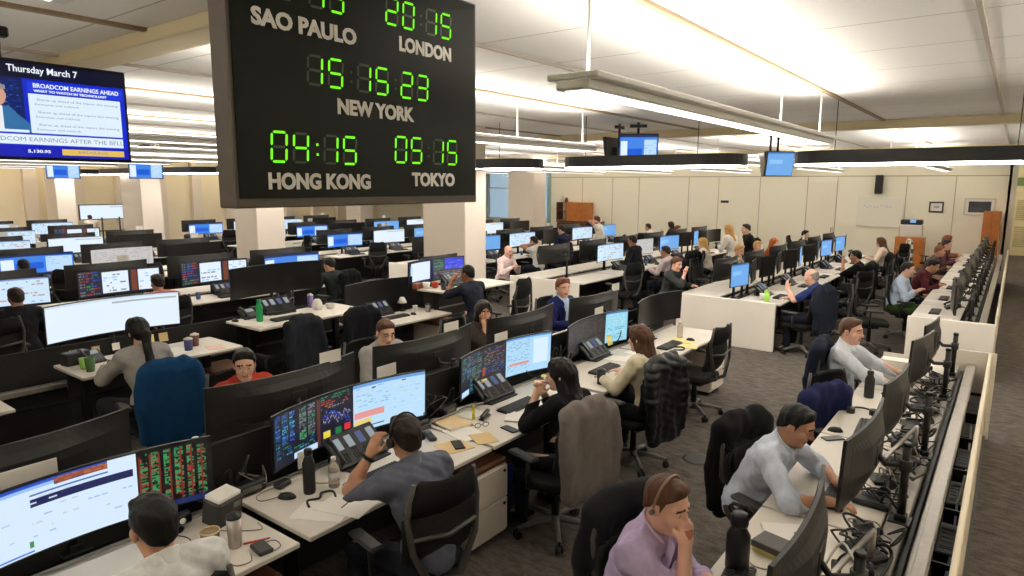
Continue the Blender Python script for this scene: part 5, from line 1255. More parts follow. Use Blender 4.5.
solid('monitor_crossbar', 'steel crossbar lying behind the near monitor', 'bar', MB().tube([(-.55, 2.55, RT+.14), (-.40, 3.45, RT+.16)], .014, 8).tube([(-.40, 3.42, RT), (-.40, 3.42, RT+.17)], .016, 8), M_STEEL, (0, 0, 0))
solid('monitor_crossbar', 'steel crossbar behind the monitor of the pale blue shirt', 'bar', MB().tube([(-.50, 4.45, RT+.16), (-.40, 5.15, RT+.18)], .013, 8).tube([(-.40, 5.12, RT), (-.40, 5.12, RT+.19)], .016, 8), M_STEEL, (0, 0, 0))
cord('pale loop of cable behind the near monitor', [(-.56, 3.0, RT+.05), (-.50, 3.2, RT+.17), (-.42, 3.12, RT+.14), (-.38, 3.3, RT+.02)], .006, (206, 200, 190))
# things on the desks
t = flask('large matte black flask with carry cap at the desk edge', (-.90, 2.98, RT), (38, 38, 40), .055, .26)
MB().lathe([(.040, .225), (.042, .235), (.042, .275), (.034, .285)], n=18).tube([(.035, 0, .27), (.055, 0, .30), (.03, 0, .325), (-.03, 0, .325), (-.055, 0, .30), (-.035, 0, .27)], .010, 8).build('carry_cap', M_BLK, t)
keyboard(-.86, 2.79, RT, FR_+.1, 'black keyboard in front of the large flask'); 
t = thing('book', 'grey and yellow boxed book beside the near monitor', 'book', (-.80, 3.23, RT), FR_+1.35); MB().box((0, 0, .03), (.17, .13, .056), bev=.002).build('pages', mat('book_yellow', (206, 196, 110), rough=.6), t); MB().box((0, 0, .045), (.176, .136, .034), bev=.003).build('cover', mat('book_grey', (84, 82, 80), rough=.5), t)
notebook('white notebook behind the boxed book', (-.80, 3.46, RT), FR_+.5, (240, 236, 230), .17, .22, .012, (220, 214, 206)); solid('binder_clip', 'small black clip on the white notebook', 'clip', MB().box((0, 0, .005), (.012, .05, .01), bev=.003), M_BLK, (-.74, 3.45, RT+.014), .9)
cord('pale cable crossing the desk near the boxed book', [(-.9, 3.12, RT+.004), (-.84, 3.05, RT+.004), (-.74, 3.08, RT+.004), (-.68, 3.2, RT+.004)], .004, (190, 182, 170))
keyboard(-.68, 4.10, RT, FR_, 'black keyboard under the hands of the man in pale blue'); mouse(-.74, 3.86, RT, FR_, 'black mouse beside the hand of the man in pale blue')
mouse(-.92, 5.23, RT, FR_+.3, 'black mouse before the bunched blue jacket'); keyboard(-.74, 5.40, RT, FR_+.05, 'black keyboard before the bunched blue jacket')
t = thing('headset', 'black headset lying on the desk past the blue jacket', 'headset', (-.84, 5.80, RT+.012), .3); MB().tube([(.085*math.cos(a), .085*math.sin(a), .006) for a in np.linspace(-.3, PI+.3, 15)], .008, 6).build('band', M_BLK, t)
for s in (-1, 1): MB().tube([(s*.082, -.03, -.01), (s*.082, -.03, .035)], .032, 14).build('ear_cushion', M_BLK2, t)
flask('slim black flask beside the white-shirted man by the aisle gap', (-.865, 6.28, RT), (30, 31, 33), .04, .24)
mouse(-.74, 6.46, RT, FR_, 'black mouse under the near hand of the white-shirted man'); keyboard(-.66, 6.80, RT, FR_, 'dark keyboard before the white-shirted man')
t = thing('laptop', 'grey laptop under the far hand of the white-shirted man', 'laptop', (-.75, 7.08, RT), FR_+.2); MB().box((0, 0, .009), (.32, .22, .016), bev=.004).build('base', M_GREYP, t); o = MB().box((0, 0, .11), (.32, .008, .21), bev=.003).build('lid', M_GREYP, t); o.location = (0, .11, .016); o.rotation_euler = (-.35, 0, 0); MB().box((0, -.006, .11), (.29, .003, .18)).build('screen', M_OFF, o)
t = thing('paper_tray', 'white paper tray with folders at the end of the window row', 'tray', (-.84, 7.65, RT), FR_); b = MB(); b.box((0, 0, .006), (.36, .27, .012)); b.box((0, .135, .05), (.36, .008, .1)); b.box((-.18, 0, .04), (.008, .27, .08)); b.box((.18, 0, .04), (.008, .27, .08)); b.build('tray', M_WHITE, t); MB().box((.01, 0, .03), (.30, .23, .03), rz=.06).build('sheets', M_PAPER, t)
smartphone(-.9, 5.05, RT, FR_+.8, 'black smartphone near the bunched blue jacket')
# chairs and jackets
chair(-1.10, 2.66, FR_-.42, 'black office chair of the man in lilac'); jacket(-1.10, 2.66, FR_-.42, 'dark jacket with blue lining on the chair of the man in lilac', (34, 34, 38), 1.02, .55, seed=5)
chair(-1.0, 4.12, FR_-.42, 'black office chair of the man in the pale blue shirt'); jacket(-1.0, 4.12, FR_-.42, 'black jacket over the chair of the man in pale blue', (26, 25, 26), 1.03, .60, seed=6)
chair(-.84, 5.60, FR_-.5, 'office chair under the bunched blue jacket'); jacket(-.80, 5.52, FR_-.5, 'bunched royal blue jacket on a chair at the desk edge', (34, 40, 80), .98, .5, seed=7, puffy=False, wide=.02, sag=.13)
chair(-1.06, 6.80, FR_, 'dark blue-backed office chair of the white-shirted man'); jacket(-1.06, 6.80, FR_, 'dark navy jacket over the chair of the white-shirted man', (34, 38, 54), 1.03, .52, seed=8)
# people
p, i = person('person in a lilac shirt resting the chin on a fist', -1.29, 2.60, FR_+.05, lean=.14, slouch=.22, yaw=-.22, nod=.22, seat=.45, hair='short', hairc='brown', skin='pink', top=(186, 168, 204), rh=(.05, .29, 1.02), rpole=(.3, .35, -1), rf=(-.30, -.10, .75), rn=(-.55, -.75, .1), rcurl=1.15, lh=(-.10, .34, .80), bottom=(44, 48, 66), h=.0065, wav=1.2)
tag(headset(p, i, mic=False, rgb=(150, 116, 92)), 'thin tan headset band worn by the man in lilac', 'headset')
p, i = person('person in a pale blue shirt with rolled sleeves leaning over the desk, typing', -1.19, 4.05, FR_, lean=.27, slouch=.24, yaw=-.05, nod=.36, hair='short', hairc='black', skin='tan', top=(206, 215, 231), sleeve='roll', lh=(-.12, .50, .785), rh=(.16, .50, .785), lpole=(-1, -.1, -.4), rpole=(1, -.1, -.4), lf=(.2, 1, 0), rf=(-.15, 1, 0), bottom=(74, 66, 50), h=.0065, wav=1.2)
p, i = person('person in a white shirt with the head turned to the room, hands on the desk', -1.22, 6.86, FR_, lean=.05, slouch=.08, yaw=-.25, nod=.06, hair='short', hairc='brown', skin='pink', top=(216, 222, 232), lh=(-.16, .56, .785), rh=(.20, .50, .785), lf=(0, 1, 0), rf=(0, 1, 0), bottom=(40, 44, 60), h=.008)
# floor boxes
for i, (x, y) in enumerate(((-2.17, 5.78), (-1.63, 5.63))):
    solid('floor_box', ('round dark floor outlet in the aisle carpet, beside the puffer jacket', 'round dark floor outlet in the aisle carpet, beside the blue jacket')[i], 'floor outlet', MB().lathe([(.14, 0), (.14, .004), (.11, .006), (0, .006)], n=24), M_BLK2, (x, y, 0))

tumbler('white tumbler with teal leaf pattern beside the person in orange', (-3.98, 1.96, T), (150, 190, 186), .045, .22, (214, 222, 216))
solid('snack_bag', 'red and white snack bag behind the gap between the wide screens', 'bag', MB().lathe([(.05, 0), (.06, .05), (.05, .11), (.02, .13)], n=10), mat('red_bag', (176, 60, 50), rough=.5), (-3.98, 2.12, T)); cup('white paper cup beside the red snack bag', (-3.9, 2.24, T), (228, 224, 218), .042, .10)

for k, y in enumerate((1.94, 3.66, 5.32, 6.88)):
    r = np.random.default_rng(k+90)
    for q in range(5):
        pts = [(-3.50+r.uniform(-.05, .05), y+r.uniform(-.22, .22), T+.02)]
        for _ in range(4): pts.append((-3.49+r.uniform(-.06, .07), pts[-1][1]+r.uniform(-.12, .12), T+r.uniform(.02, .22)))
        cord('tangled black cable in the gap between two wide screens of the middle row', pts, (.006, .005, .008, .004, .007)[q], ((26, 26, 26), (44, 42, 40), (22, 22, 22), (130, 124, 116), (30, 30, 30))[q], group='tangled cables between the wide screens')
    t = thing('docking_station', 'black docking box in the gap between two wide screens', 'docking box', (-3.47, y+.06, T), .2*k, 'docking boxes between the wide screens'); MB().box((0, 0, .035), (.09, .2, .07), bev=.012).build('case', M_BLK, t); MB().box((.046, 0, .035), (.003, .12, .03)).build('port_strip', M_GREYP, t)
# ================================================================== second row: raised standing desks beyond the middle row
X2 = -6.30; X2B = -7.96
spine('aluminium cable spine of the second desk row', -7.13, -.4, 8.1, z=.70)
st2 = ((.92, .74, 'low white desk with a clear bottle at the picture edge, second row'), (2.92, .88, 'raised white desk of the woman with the ponytail'), (4.62, 1.02, 'raised white desk with the green bottle'), (6.15, .74, 'low white desk with the yellow tub and the white lamp'), (7.62, 1.02, 'raised white desk of the man in the dark navy sweater'))
for y, z, l in st2: desk(X2, y, FL, l, W=1.50, z=z)
for (y, z, l, pic, key, zc) in ((.80, .72, 'dark switched-off monitor at the picture edge in the second row', None, None, .36), (2.76, .72, 'wide lit white monitor in front of the woman with the ponytail', pic_white, 'white', .57), (4.58, .72, 'large dark monitor above the green bottle desk', None, None, .74), (6.18, .72, 'large dark monitor behind the white lamp and yellow tub', None, None, .36), (7.34, .72, 'lit monitor with a white page and blue tables before the man in navy', pic_T, 'T', .57)):
    make_monitor((-7.15, y, z-.04), FL, l, W=1.24, H=.34 if z else .4, R=1.9, zc=zc, pic=pic() if pic else None, key=key, back=.06, posttop=zc+.03, tilt=.03)
for k, y in enumerate((1.5, 3.1, 4.65, 6.2, 7.5)):
    desk(X2B, y, FR_, 'white desk on the hidden side of the second row, %s' % ('at the picture edge', 'behind the white screen', 'behind the green bottle', 'behind the white lamp', 'behind the man in navy')[k], W=1.5)
for k, (y, w_) in enumerate(((1.35, 1.1), (7.9, .9))):
    make_monitor((-7.2, y, .7), FR_, ('back of a monitor left of the white screen in the second row', 'grey upright monitor back beside the screen of the man in navy')[k], W=w_, H=.36, R=1.9, zc=.52, back=.26, posttop=.5)
# things on the raised desks
z = .88
for k, y in enumerate((2.33, 2.52, 2.70, 3.02, 3.16)): sticky(-6.92, y, z+.05, FL, ('yellow note', 'cream note', 'white note', 'large cream note', 'second large cream note')[k]+' under the white monitor, %s from the picture edge' % ('first', 'second', 'third', 'fourth', 'fifth')[k], -.25, .09 if k > 2 else .07, (M_STICKY, M_TAN, M_PAPER)[k % 3])
cup('green tumbler cup on the raised desk of the ponytail woman', (-6.48, 2.30, z), (74, 112, 58), .045, .13); cup('lime paper cup behind the green tumbler', (-6.62, 2.30, z), (126, 170, 70), .04, .10)
telephone(-6.74, 2.44, z, FL+.1, 'grey telephone with tan screen behind the green tumbler'); keyboard(-6.60, 2.72, z, FL, 'black keyboard before the ponytail woman')
solid('tissue_box', 'dark tissue box at the end of the ponytail woman desk', 'box', MB().box((0, 0, .06), (.22, .12, .12), bev=.01), M_BLK2, (-6.86, 2.32, z), FL+.2); cup('white mug beside the dark tissue box', (-6.70, 2.36, z), (214, 208, 200), .035, .07)
tumbler('blue patterned paper cup with lid right of the ponytail woman', (-6.54, 3.22, z), (54, 62, 116), .042, .13, (200, 190, 180), name='coffee_cup'); tumbler('brown and orange paper cup with lid right of the ponytail woman', (-6.68, 3.36, z), (104, 62, 52), .042, .13, (222, 200, 180), name='coffee_cup')
paper('white papers at the right hand of the ponytail woman', (-6.60, 3.1, z), FL+.2, .28, .3); paper('pink flyer right of the ponytail woman', (-6.45, 3.45, z), FL-.3, .15, .2, mat('pink_paper', (226, 196, 180), rough=.8))
cord('dark coiled cable beside the telephone', [(-6.6, 2.45, z+.01), (-6.5, 2.5, z+.02), (-6.6, 2.58, z+.01), (-6.7, 2.5, z+.03)], .006)
z = 1.02
flask('tall bright green bottle on a raised desk', (-6.66, 4.10, z), (20, 150, 84), .037, .25, (40, 170, 104)); keyboard(-6.54, 4.40, z, FL, 'dark keyboard on the green bottle desk'); telephone(-6.84, 4.12, z, FL, 'telephone behind the green bottle'); turret(-6.88, 4.52, z, FL, 'dealing phone under the large dark monitor')
for k, (x, y) in enumerate(((-6.72, 3.95), (-6.52, 4.0), (-6.8, 4.25))): paper('white paper on the green bottle desk, %s' % ('left of the bottle', 'near the edge', 'behind the bottle')[k], (x, y, z+.001*k), FL+.4*k)
mouse(-6.86, 3.92, z, FL, 'black mouse at the left end of the green bottle desk'); tumbler('purple bottle at the right end of the green bottle desk', (-6.94, 4.98, z), (116, 96, 160), .036, .17, (214, 208, 214))
solid('paper_bag', 'crumpled white bag beside the purple bottle', 'bag', MB().lathe([(.05, 0), (.07, .05), (.05, .11), (.03, .13)], n=9), M_PAPER, (-6.76, 4.95, z)); cup('white round bowl beside the purple bottle', (-6.70, 5.10, z), (226, 220, 214), .06, .06)
z = .74
for k, (l, x, y, c, r, hh) in enumerate((('yellow tub on the low desk before the lamp', -6.86, 5.56, (222, 186, 36), .045, .13), ('dark red jar beside the yellow tub', -6.90, 5.46, (104, 40, 30), .04, .12), ('tan jar left of the dark red jar', -7.0, 5.42, (190, 160, 120), .036, .12))):
    t = thing('jar', l, 'jar', (x, y, z)); MB().lathe([(r*.9, 0), (r, .01), (r, hh*.8), (r*.8, hh*.86)], n=16).build('body', mat('jar_%d' % k, c, rough=.4), t); MB().lathe([(r*.84, hh*.85), (r*.84, hh)], n=16).build('lid', mat('jar_lid_%d' % k, (min(255, c[0]+20), c[1], c[2]), rough=.4), t)
cup('white bowl in front of the yellow tub', (-6.68, 5.56, z), (224, 216, 206), .07, .05); keyboard(-6.66, 6.15, z, FL, 'black keyboard on the low desk of the second row'); mouse(-6.62, 6.45, z, FL, 'black mouse on the low desk of the second row')
t = thing('desk_lamp', 'small white lamp shade on the low desk of the second row', 'lamp', (-6.95, 6.55, z)); MB().lathe([(.05, 0), (.05, .015), (.01, .02), (.008, .14)], n=14).build('base', M_BLK, t); MB().lathe([(.03, .2), (.07, .12)], n=16).build('shade', M_PAPER, t)
tumbler('steel mug at the right end of the low second-row desk', (-6.60, 6.72, z), (150, 146, 140), .042, .12, metal=.6); cup('white cup beside the steel mug', (-6.76, 6.62, z), (220, 214, 208), .038, .09); turret(-6.92, 6.15, z, FL, 'dealing phone on the low desk of the second row')
z = 1.02
cup('white paper bowl left of the man in navy', (-6.9, 7.0, z), (228, 222, 214), .06, .09); solid('tissue_pack', 'orange-red pack left of the man in navy', 'box', MB().box((0, 0, .05), (.1, .06, .1), bev=.02), mat('orange_pack', (190, 76, 44), rough=.5), (-6.82, 7.1, z), .3); cup('dark mug left of the man in navy', (-6.6, 7.05, z), (48, 46, 48), .045, .10)
turret(-6.75, 7.5, z, FL, 'large dealing phone under the hand of the man in navy'); paper('papers between the dark mug and the man in navy', (-6.5, 7.3, z), FL+.3); solid('snack_box', 'brown snack box at the end of the desk of the man in navy', 'box', MB().box((0, 0, .04), (.12, .16, .08), bev=.006), mat('brown_box', (150, 84, 52), rough=.6), (-7.0, 6.9, z), .2)
z = .74
tumbler('clear bottle at the picture edge on the low desk', (-6.66, 1.55, z), (206, 202, 196), .036, .2, (226, 222, 216)); mouse(-6.45, 1.3, z, FL, 'black mouse at the picture edge on the low desk')
cabinet(-6.62, 3.62, FL, 'white cabinet with brown cushion beside the blue fleece'); cabinet(-6.62, 5.55, FL, 'white cabinet under the yellow tub desk'); cabinet(-6.6, 1.3, FL, 'white cabinet under the picture-edge desk'); cabinet(-6.6, 6.9, FL, 'white cabinet under the desk left of the man in navy')
chair(-5.82, 2.60, FL-.2, 'office chair under the blue fleece', tall=1.0); jacket(-5.82, 2.60, FL-.2, 'petrol blue fleece hung on a chair before the dark monitor', (22, 64, 104), 1.05, .62, seed=11)
chair(-6.50, 4.30, FL+.1, 'office chair under the dark suit jacket beside the green bottle desk'); jacket(-6.50, 4.30, FL+.1, 'charcoal suit jacket on a chair before the green bottle desk', (38, 40, 46), 1.08, .62, seed=12)
chair(-6.32, 5.0, FL, 'office chair under the black coat, second row', tall=1.15); jacket(-6.32, 5.0, FL, 'black coat on a chair before the yellow tub desk', (22, 22, 28), 1.10, .68, seed=13)
chair(-5.62, 7.28, FL+.1, 'raised black office chair behind the man in navy', dz=.14, tall=1.15)
p, i = person('person in a light grey sweater with a black ponytail facing the white monitor', -5.86, 2.52, FL, seat=.55, lean=.10, slouch=.14, yaw=.05, hair='pony', hairc='black', skin='light', top=(154, 150, 146), topkind='sweater', female=True, lh=(-.17, .46, .92), rh=(.22, .46, .92), h=.010)
p, i = person('person in a dark navy sweater leaning on the raised desk, hand at the mouth', -5.78, 6.86, FL, seat=.62, lean=.22, slouch=.12, yaw=.1, nod=.05, hair='crop', hairc='black', skin='brown', top=(38, 42, 56), topkind='sweater', lh=(-.08, .40, 1.24), lpole=(-.6, .3, -1), lf=(.35, -.3, .6), ln=(.8, 0, 0), lcurl=1.0, rh=(.12, .46, 1.06), h=.011, kneef=.40)

# ================================================================== generic desk rows
def side_label(row, k, n, what): return '%s, %s of the %s' % (what, ORD[k], row)
ORD = ('first', 'second', 'third', 'fourth', 'fifth', 'sixth', 'seventh', 'eighth', 'ninth', 'tenth', 'eleventh', 'twelfth')
def bench(row, xc, ys, front, back, ztop=.74, zc=.42, mat_phones=True, desks=True, end_panel=None, near=False):
    """front/back: per station (kind, extra). kinds: white sheet mixed blue plain dark off pair none"""
    y0, y1 = min(ys)-.8, max(ys)+.8
    spine('aluminium cable spine of the %s' % row, xc, y0, y1, z=.70, screen=False)
    if end_panel: tag(MB().box((xc, y0-.03, .385), (1.60, .05, .77), bev=.008).build('end_panel_screen', M_WHITE, None), end_panel, 'panel')
    pics = {'white': pic_white, 'sheet': pic_sheet, 'mixed': pic_mixed, 'blue': pic_blue, 'dark': pic_dark, 'plain': pic_plainblue, 'grey': pic_grey}
    for side, specs, rz, xf in (('aisle side', front, FL, xc+.84), ('hidden side', back, FR_, xc-.84)):
        for k, (y, sp) in enumerate(zip(ys, specs)):
            nm = '%s station, %s, %s' % (ORD[k], side, row)
            desk(xf, y, rz, 'white desk, %s' % nm, W=1.5)
            xm = xc-.02 if rz == FL else xc+.0
            zz = zc + (.0 if rz == FL else .08)
            if sp == 'none': continue
            if sp.startswith('pair'):
                kinds = sp.split('_')[1:]
                for q, kd in enumerate(kinds):
                    yy = y+(q-.5)*.72*(1 if rz == FL else -1)
                    make_monitor((xm, yy, .68), rz+(.18 if q else -.18), '%s %s monitor, %s' % (('near', 'far')[q], 'lit blue' if kd in pics else 'dark', nm), W=.56, H=.36, R=0, zc=zz+.02, pic=pics[kd](24, 16) if kd in pics else None, key='p'+kd, back=.10 if rz == FL else .2, posttop=zz+.02)
            else:
                lit = sp in pics
                make_monitor((xm, y, .68), rz, '%s wide monitor, %s' % ('lit' if lit else 'dark', nm), W=1.16, H=.35, R=1.9, zc=zz, pic=pics[sp](60, 18, k+1) if lit and sp not in ('white',) else (pics[sp]() if lit else None), key='%s%d' % (sp, k % 3), back=.08 if rz == FL else .22, posttop=zz+.05)
            if rz == FL or near:
                x_, y_ = wl(xf, y, rz, .05, .42); turret(x_, y_, .74, rz, 'black dealing phone, %s' % nm)
                x_, y_ = wl(xf, y, rz, -.02, .20); keyboard(x_, y_, .74, rz, 'black keyboard, %s' % nm)
                x_, y_ = wl(xf, y, rz, .42, .28); paper('white papers, %s' % nm, (x_, y_, .74), rz+.3*(k % 3-1), .26, .3)
                if k % 2 == 0: x_, y_ = wl(xf, y, rz, -.5, .35); cup('pale cup, %s' % nm, (x_, y_, .74), ((214, 206, 196), (120, 60, 54), (70, 90, 130))[k % 3], .04, .11)
            if sp != 'none' and k % 2 == 1 and rz == FR_: name_card(xm-.22, y+.2, .68+zz+.19, FL, 'blank name card above the %s' % nm)
Y8 = (1.3, 2.85, 4.35, 5.8, 7.25)
bench('third desk row', -10.66, (2.75, 4.25, 5.72, 7.2), ('sheet', 'mixed', 'mixed', 'blue'), ('off', 'off', 'off', 'off'))
bench('fourth desk row', -14.19, (2.75, 4.3, 5.75, 7.2), ('sheet', 'blue', 'grey', 'off'), ('off', 'off', 'off', 'off'))
bench('fifth desk row', -17.72, (3.2, 4.7, 6.2, 7.6), ('white', 'sheet', 'white', 'off'), ('off', 'off', 'off', 'off'))
bench('sixth desk row', -21.25, (4.3, 5.9, 7.5), ('white', 'sheet', 'mixed'), ('off', 'off', 'off'))
bench('seventh desk row', -24.9, (5.0, 6.6, 8.1), ('off', 'white', 'sheet'), ('off', 'off', 'off'))
# blocks beyond the cross aisle
YM = (11.25, 12.8, 14.35, 15.9, 17.45, 19.0)
bench('far middle block', -3.60, YM, ('pair_plain_off', 'pair_off_off', 'pair_off_plain', 'pair_off_off', 'pair_plain_off', 'pair_plain_off'), ('off', 'off', 'off', 'off', 'off', 'off'), end_panel='white end panel of the far middle block beside the man in the navy polo', zc=.40)
bench('far second block', -7.13, YM, ('none', 'sheet', 'grey', 'plain', 'pair_off_plain', 'off'), ('off', 'off', 'off', 'off', 'off', 'off'), end_panel='white end panel beside the bald man in pink', zc=.42)
bench('far third block', -10.66, YM, ('off', 'plain', 'sheet', 'off', 'sheet', 'plain'), ('off', 'off', 'off', 'off', 'off', 'off'), end_panel='white end panel just past the thick column')
bench('far fourth block', -14.19, (11.25, 12.8, 14.35, 15.9, 17.45, 19.0), ('blue', 'white', 'plain', 'off', 'white', 'off'), ('off',)*6)
bench('far fifth block', -17.72, (11.25, 12.8, 14.35, 15.9, 17.45), ('white', 'blue', 'off', 'plain', 'white'), ('off',)*5)
bench('far sixth block', -21.25, (11.25, 12.8, 14.35, 15.9), ('blue', 'white', 'sheet', 'off'), ('off',)*4)
# window-side block beyond the gap
XR2 = -1.05; row = 'far window row'
YR = (11.3, 12.75, 14.2, 15.65, 17.1, 18.55, 20.0, 21.2)
for k, y in enumerate(YR):
    nm = '%s station of the far window row' % ORD[k]
    desk(XR2, y, FR_, 'white desk, %s' % nm, W=1.42, D=.58)
    make_monitor((-.36, y+.1, .72), FR_-.1, 'dark monitor back, %s' % nm, W=.58, H=.37, R=0, zc=.36, back=.20, posttop=.44)
    make_monitor((-.36, y-.48, .72), FR_+.12, 'second dark monitor back, %s' % nm, W=.58, H=.37, R=0, zc=.34, back=.22, posttop=.44)
    keyboard(-.80, y, .74, FR_, 'black keyboard, %s' % nm); telephone(-.70, y+.45, .74, FR_+.2, 'telephone, %s' % nm); paper('white papers, %s' % nm, (-.88, y-.35, .74), FR_+.2*(k % 3-1), .24, .3)
t = thing('cable_bench', 'cable tray with open bays along the far window row', 'cable tray', (0, 16.25, 0)); L = 11.4
MB().box((-.36, 0, .70), (.10, L, .06), bev=.006).build('post_rail', M_ALU, t); MB().box((-.21, 0, .735), (.085, L, .05), bev=.008).build('service_rail', M_ALU, t); MB().box((-.285, 0, .38), (.02, L, .6)).build('trough', M_BLK2, t)
MB().box((-.065, 0, .45), (.03, L, .9), bev=.006).build('outer_panel', MATS['cream_panel'], t)
tag(MB().box((-.56, 10.53, .385), (1.0, .05, .79), bev=.01).build('end_panel_screen', M_WHITE, None), 'white end panel of the far window row across the aisle gap', 'panel')
for k, y in enumerate(np.arange(11, 21.5, .8)):
    t = thing('headset_stand', 'black headset hung at a pole of the far window row', 'headset', (-.47, float(y), .74), .4*k, 'headsets of the far window row'); MB().tube([(.07*math.cos(a), 0, .09+.07*math.sin(a)) for a in np.linspace(.0, PI, 9)], .008, 5).build('band', M_BLK, t)
    for s in (-1, 1): MB().tube([(s*.06, 0, .06), (s*.09, 0, .06)], .036, 10).build('ear_cushion', M_BLK2, t)
# wire on the far aisle floor end: chairs
CH = [(-1.66, 11.5, FR_+.25, 'empty mesh-backed chair behind the man in light blue'), (-1.32, 12.75, FR_, 'chair of the man in light blue, far window row'), (-1.22, 14.2, FR_, 'chair of the person in maroon'), (-1.6, 16.5, FR_+.4, 'dark chair in the far aisle beside the window row'), (-1.7, 21.6, .9, 'green-grey chair before the orange credenza'),
      (-2.30, 12.05, FL+.3, 'empty black chair behind the man in the navy polo'), (-2.30, 13.3, FL-.5, 'empty black chair before the person in the black polo'), (-2.45, 16.7, FL, 'chair under the black jacket, far aisle'),
      (-5.78, 12.9, FL, 'navy-backed chair of the man in pale pink, far second block'), (-6.0, 14.4, FL-.3, 'black chair with a coat, far second block'), (-4.95, 13.2, FR_, 'chair of the man in the dark fleece'), (-4.95, 15.4, FR_, 'chair at the blond woman'), (-9.15, 11.2, FR_, 'chair of the bald man in pink'), (-9.5, 13.4, FL, 'chair of the person in white on the phone'),
      (-5.0, 19.2, FR_, 'black chair against the end wall, first'), (-6.3, 19.8, FL, 'black chair against the end wall, second'), (-5.2, 21.3, FR_, 'black chair against the end wall, third'), (-9.2, 2.3, FL, 'black chair of the dark-haired person at the picture edge'), (-9.2, 4.25, FL, 'chair of the person in pink, third row'), (-12.7, 3.3, FL, 'chair in front of the fourth row at the picture edge'), (-9.3, 7.2, FL+.2, 'tall black chair with coat, third row'), (-12.6, 7.6, FL, 'dark chair at the end of the fourth row')]
for x, y, a, l in CH: chair(x, y, a, l)
for x, y, a, l, c in ((-2.45, 10.62, FL-.35, 'dark navy suit jacket on the chair of the man in the navy polo', (30, 34, 48)), (-2.45, 16.7, FL, 'black jacket on a chair in the far aisle', (22, 22, 24)), (-5.78, 12.9, FL, 'navy jacket on the chair of the man in pale pink', (34, 42, 62)), (-6.0, 14.4, FL-.3, 'black coat on a chair beside the man in pale pink', (24, 24, 26)), (-9.3, 7.2, FL+.2, 'long black coat on a tall chair of the third row', (18, 18, 20)), (-2.46, 14.45, FL, 'black jacket on the chair of the man in the black polo', (22, 22, 24))):
    jacket(x, y, a, l, c, 1.05, .62, seed=int(abs(y*3)) % 9, h=.018)
chair(-2.45, 10.62, FL-.35, 'chair under the dark navy suit jacket'); chair(-2.46, 14.45, FL, 'chair of the man in the black polo')
# plaid coat on a chair by the credenza
f = mat('plaid', (214, 206, 190), rough=.9); nt = f.node_tree; ck = nt.nodes.new('ShaderNodeTexChecker'); ck.inputs['Scale'].default_value = 9; ck.inputs[1].default_value = (*lin((222, 214, 200)), 1); ck.inputs[2].default_value = (*lin((98, 96, 90)), 1); tc = nt.nodes.new('ShaderNodeTexCoord'); nt.links.new(tc.outputs['Object'], ck.inputs[0]); nt.links.new(ck.outputs[0], nt.nodes['Principled BSDF'].inputs['Base Color'])
chair(-2.55, 20.9, FL+.2, 'chair under the checked coat'); o = jacket(-2.55, 20.9, FL+.2, 'black and white checked coat hung on a far chair', (200, 200, 200), 1.1, .75, seed=3, h=.018); o.data.materials[0] = f
tumbler('lime green bottle beside the man in the navy polo', (-3.0, 10.62, .74), (150, 206, 70), .04, .19, (190, 220, 120)); 
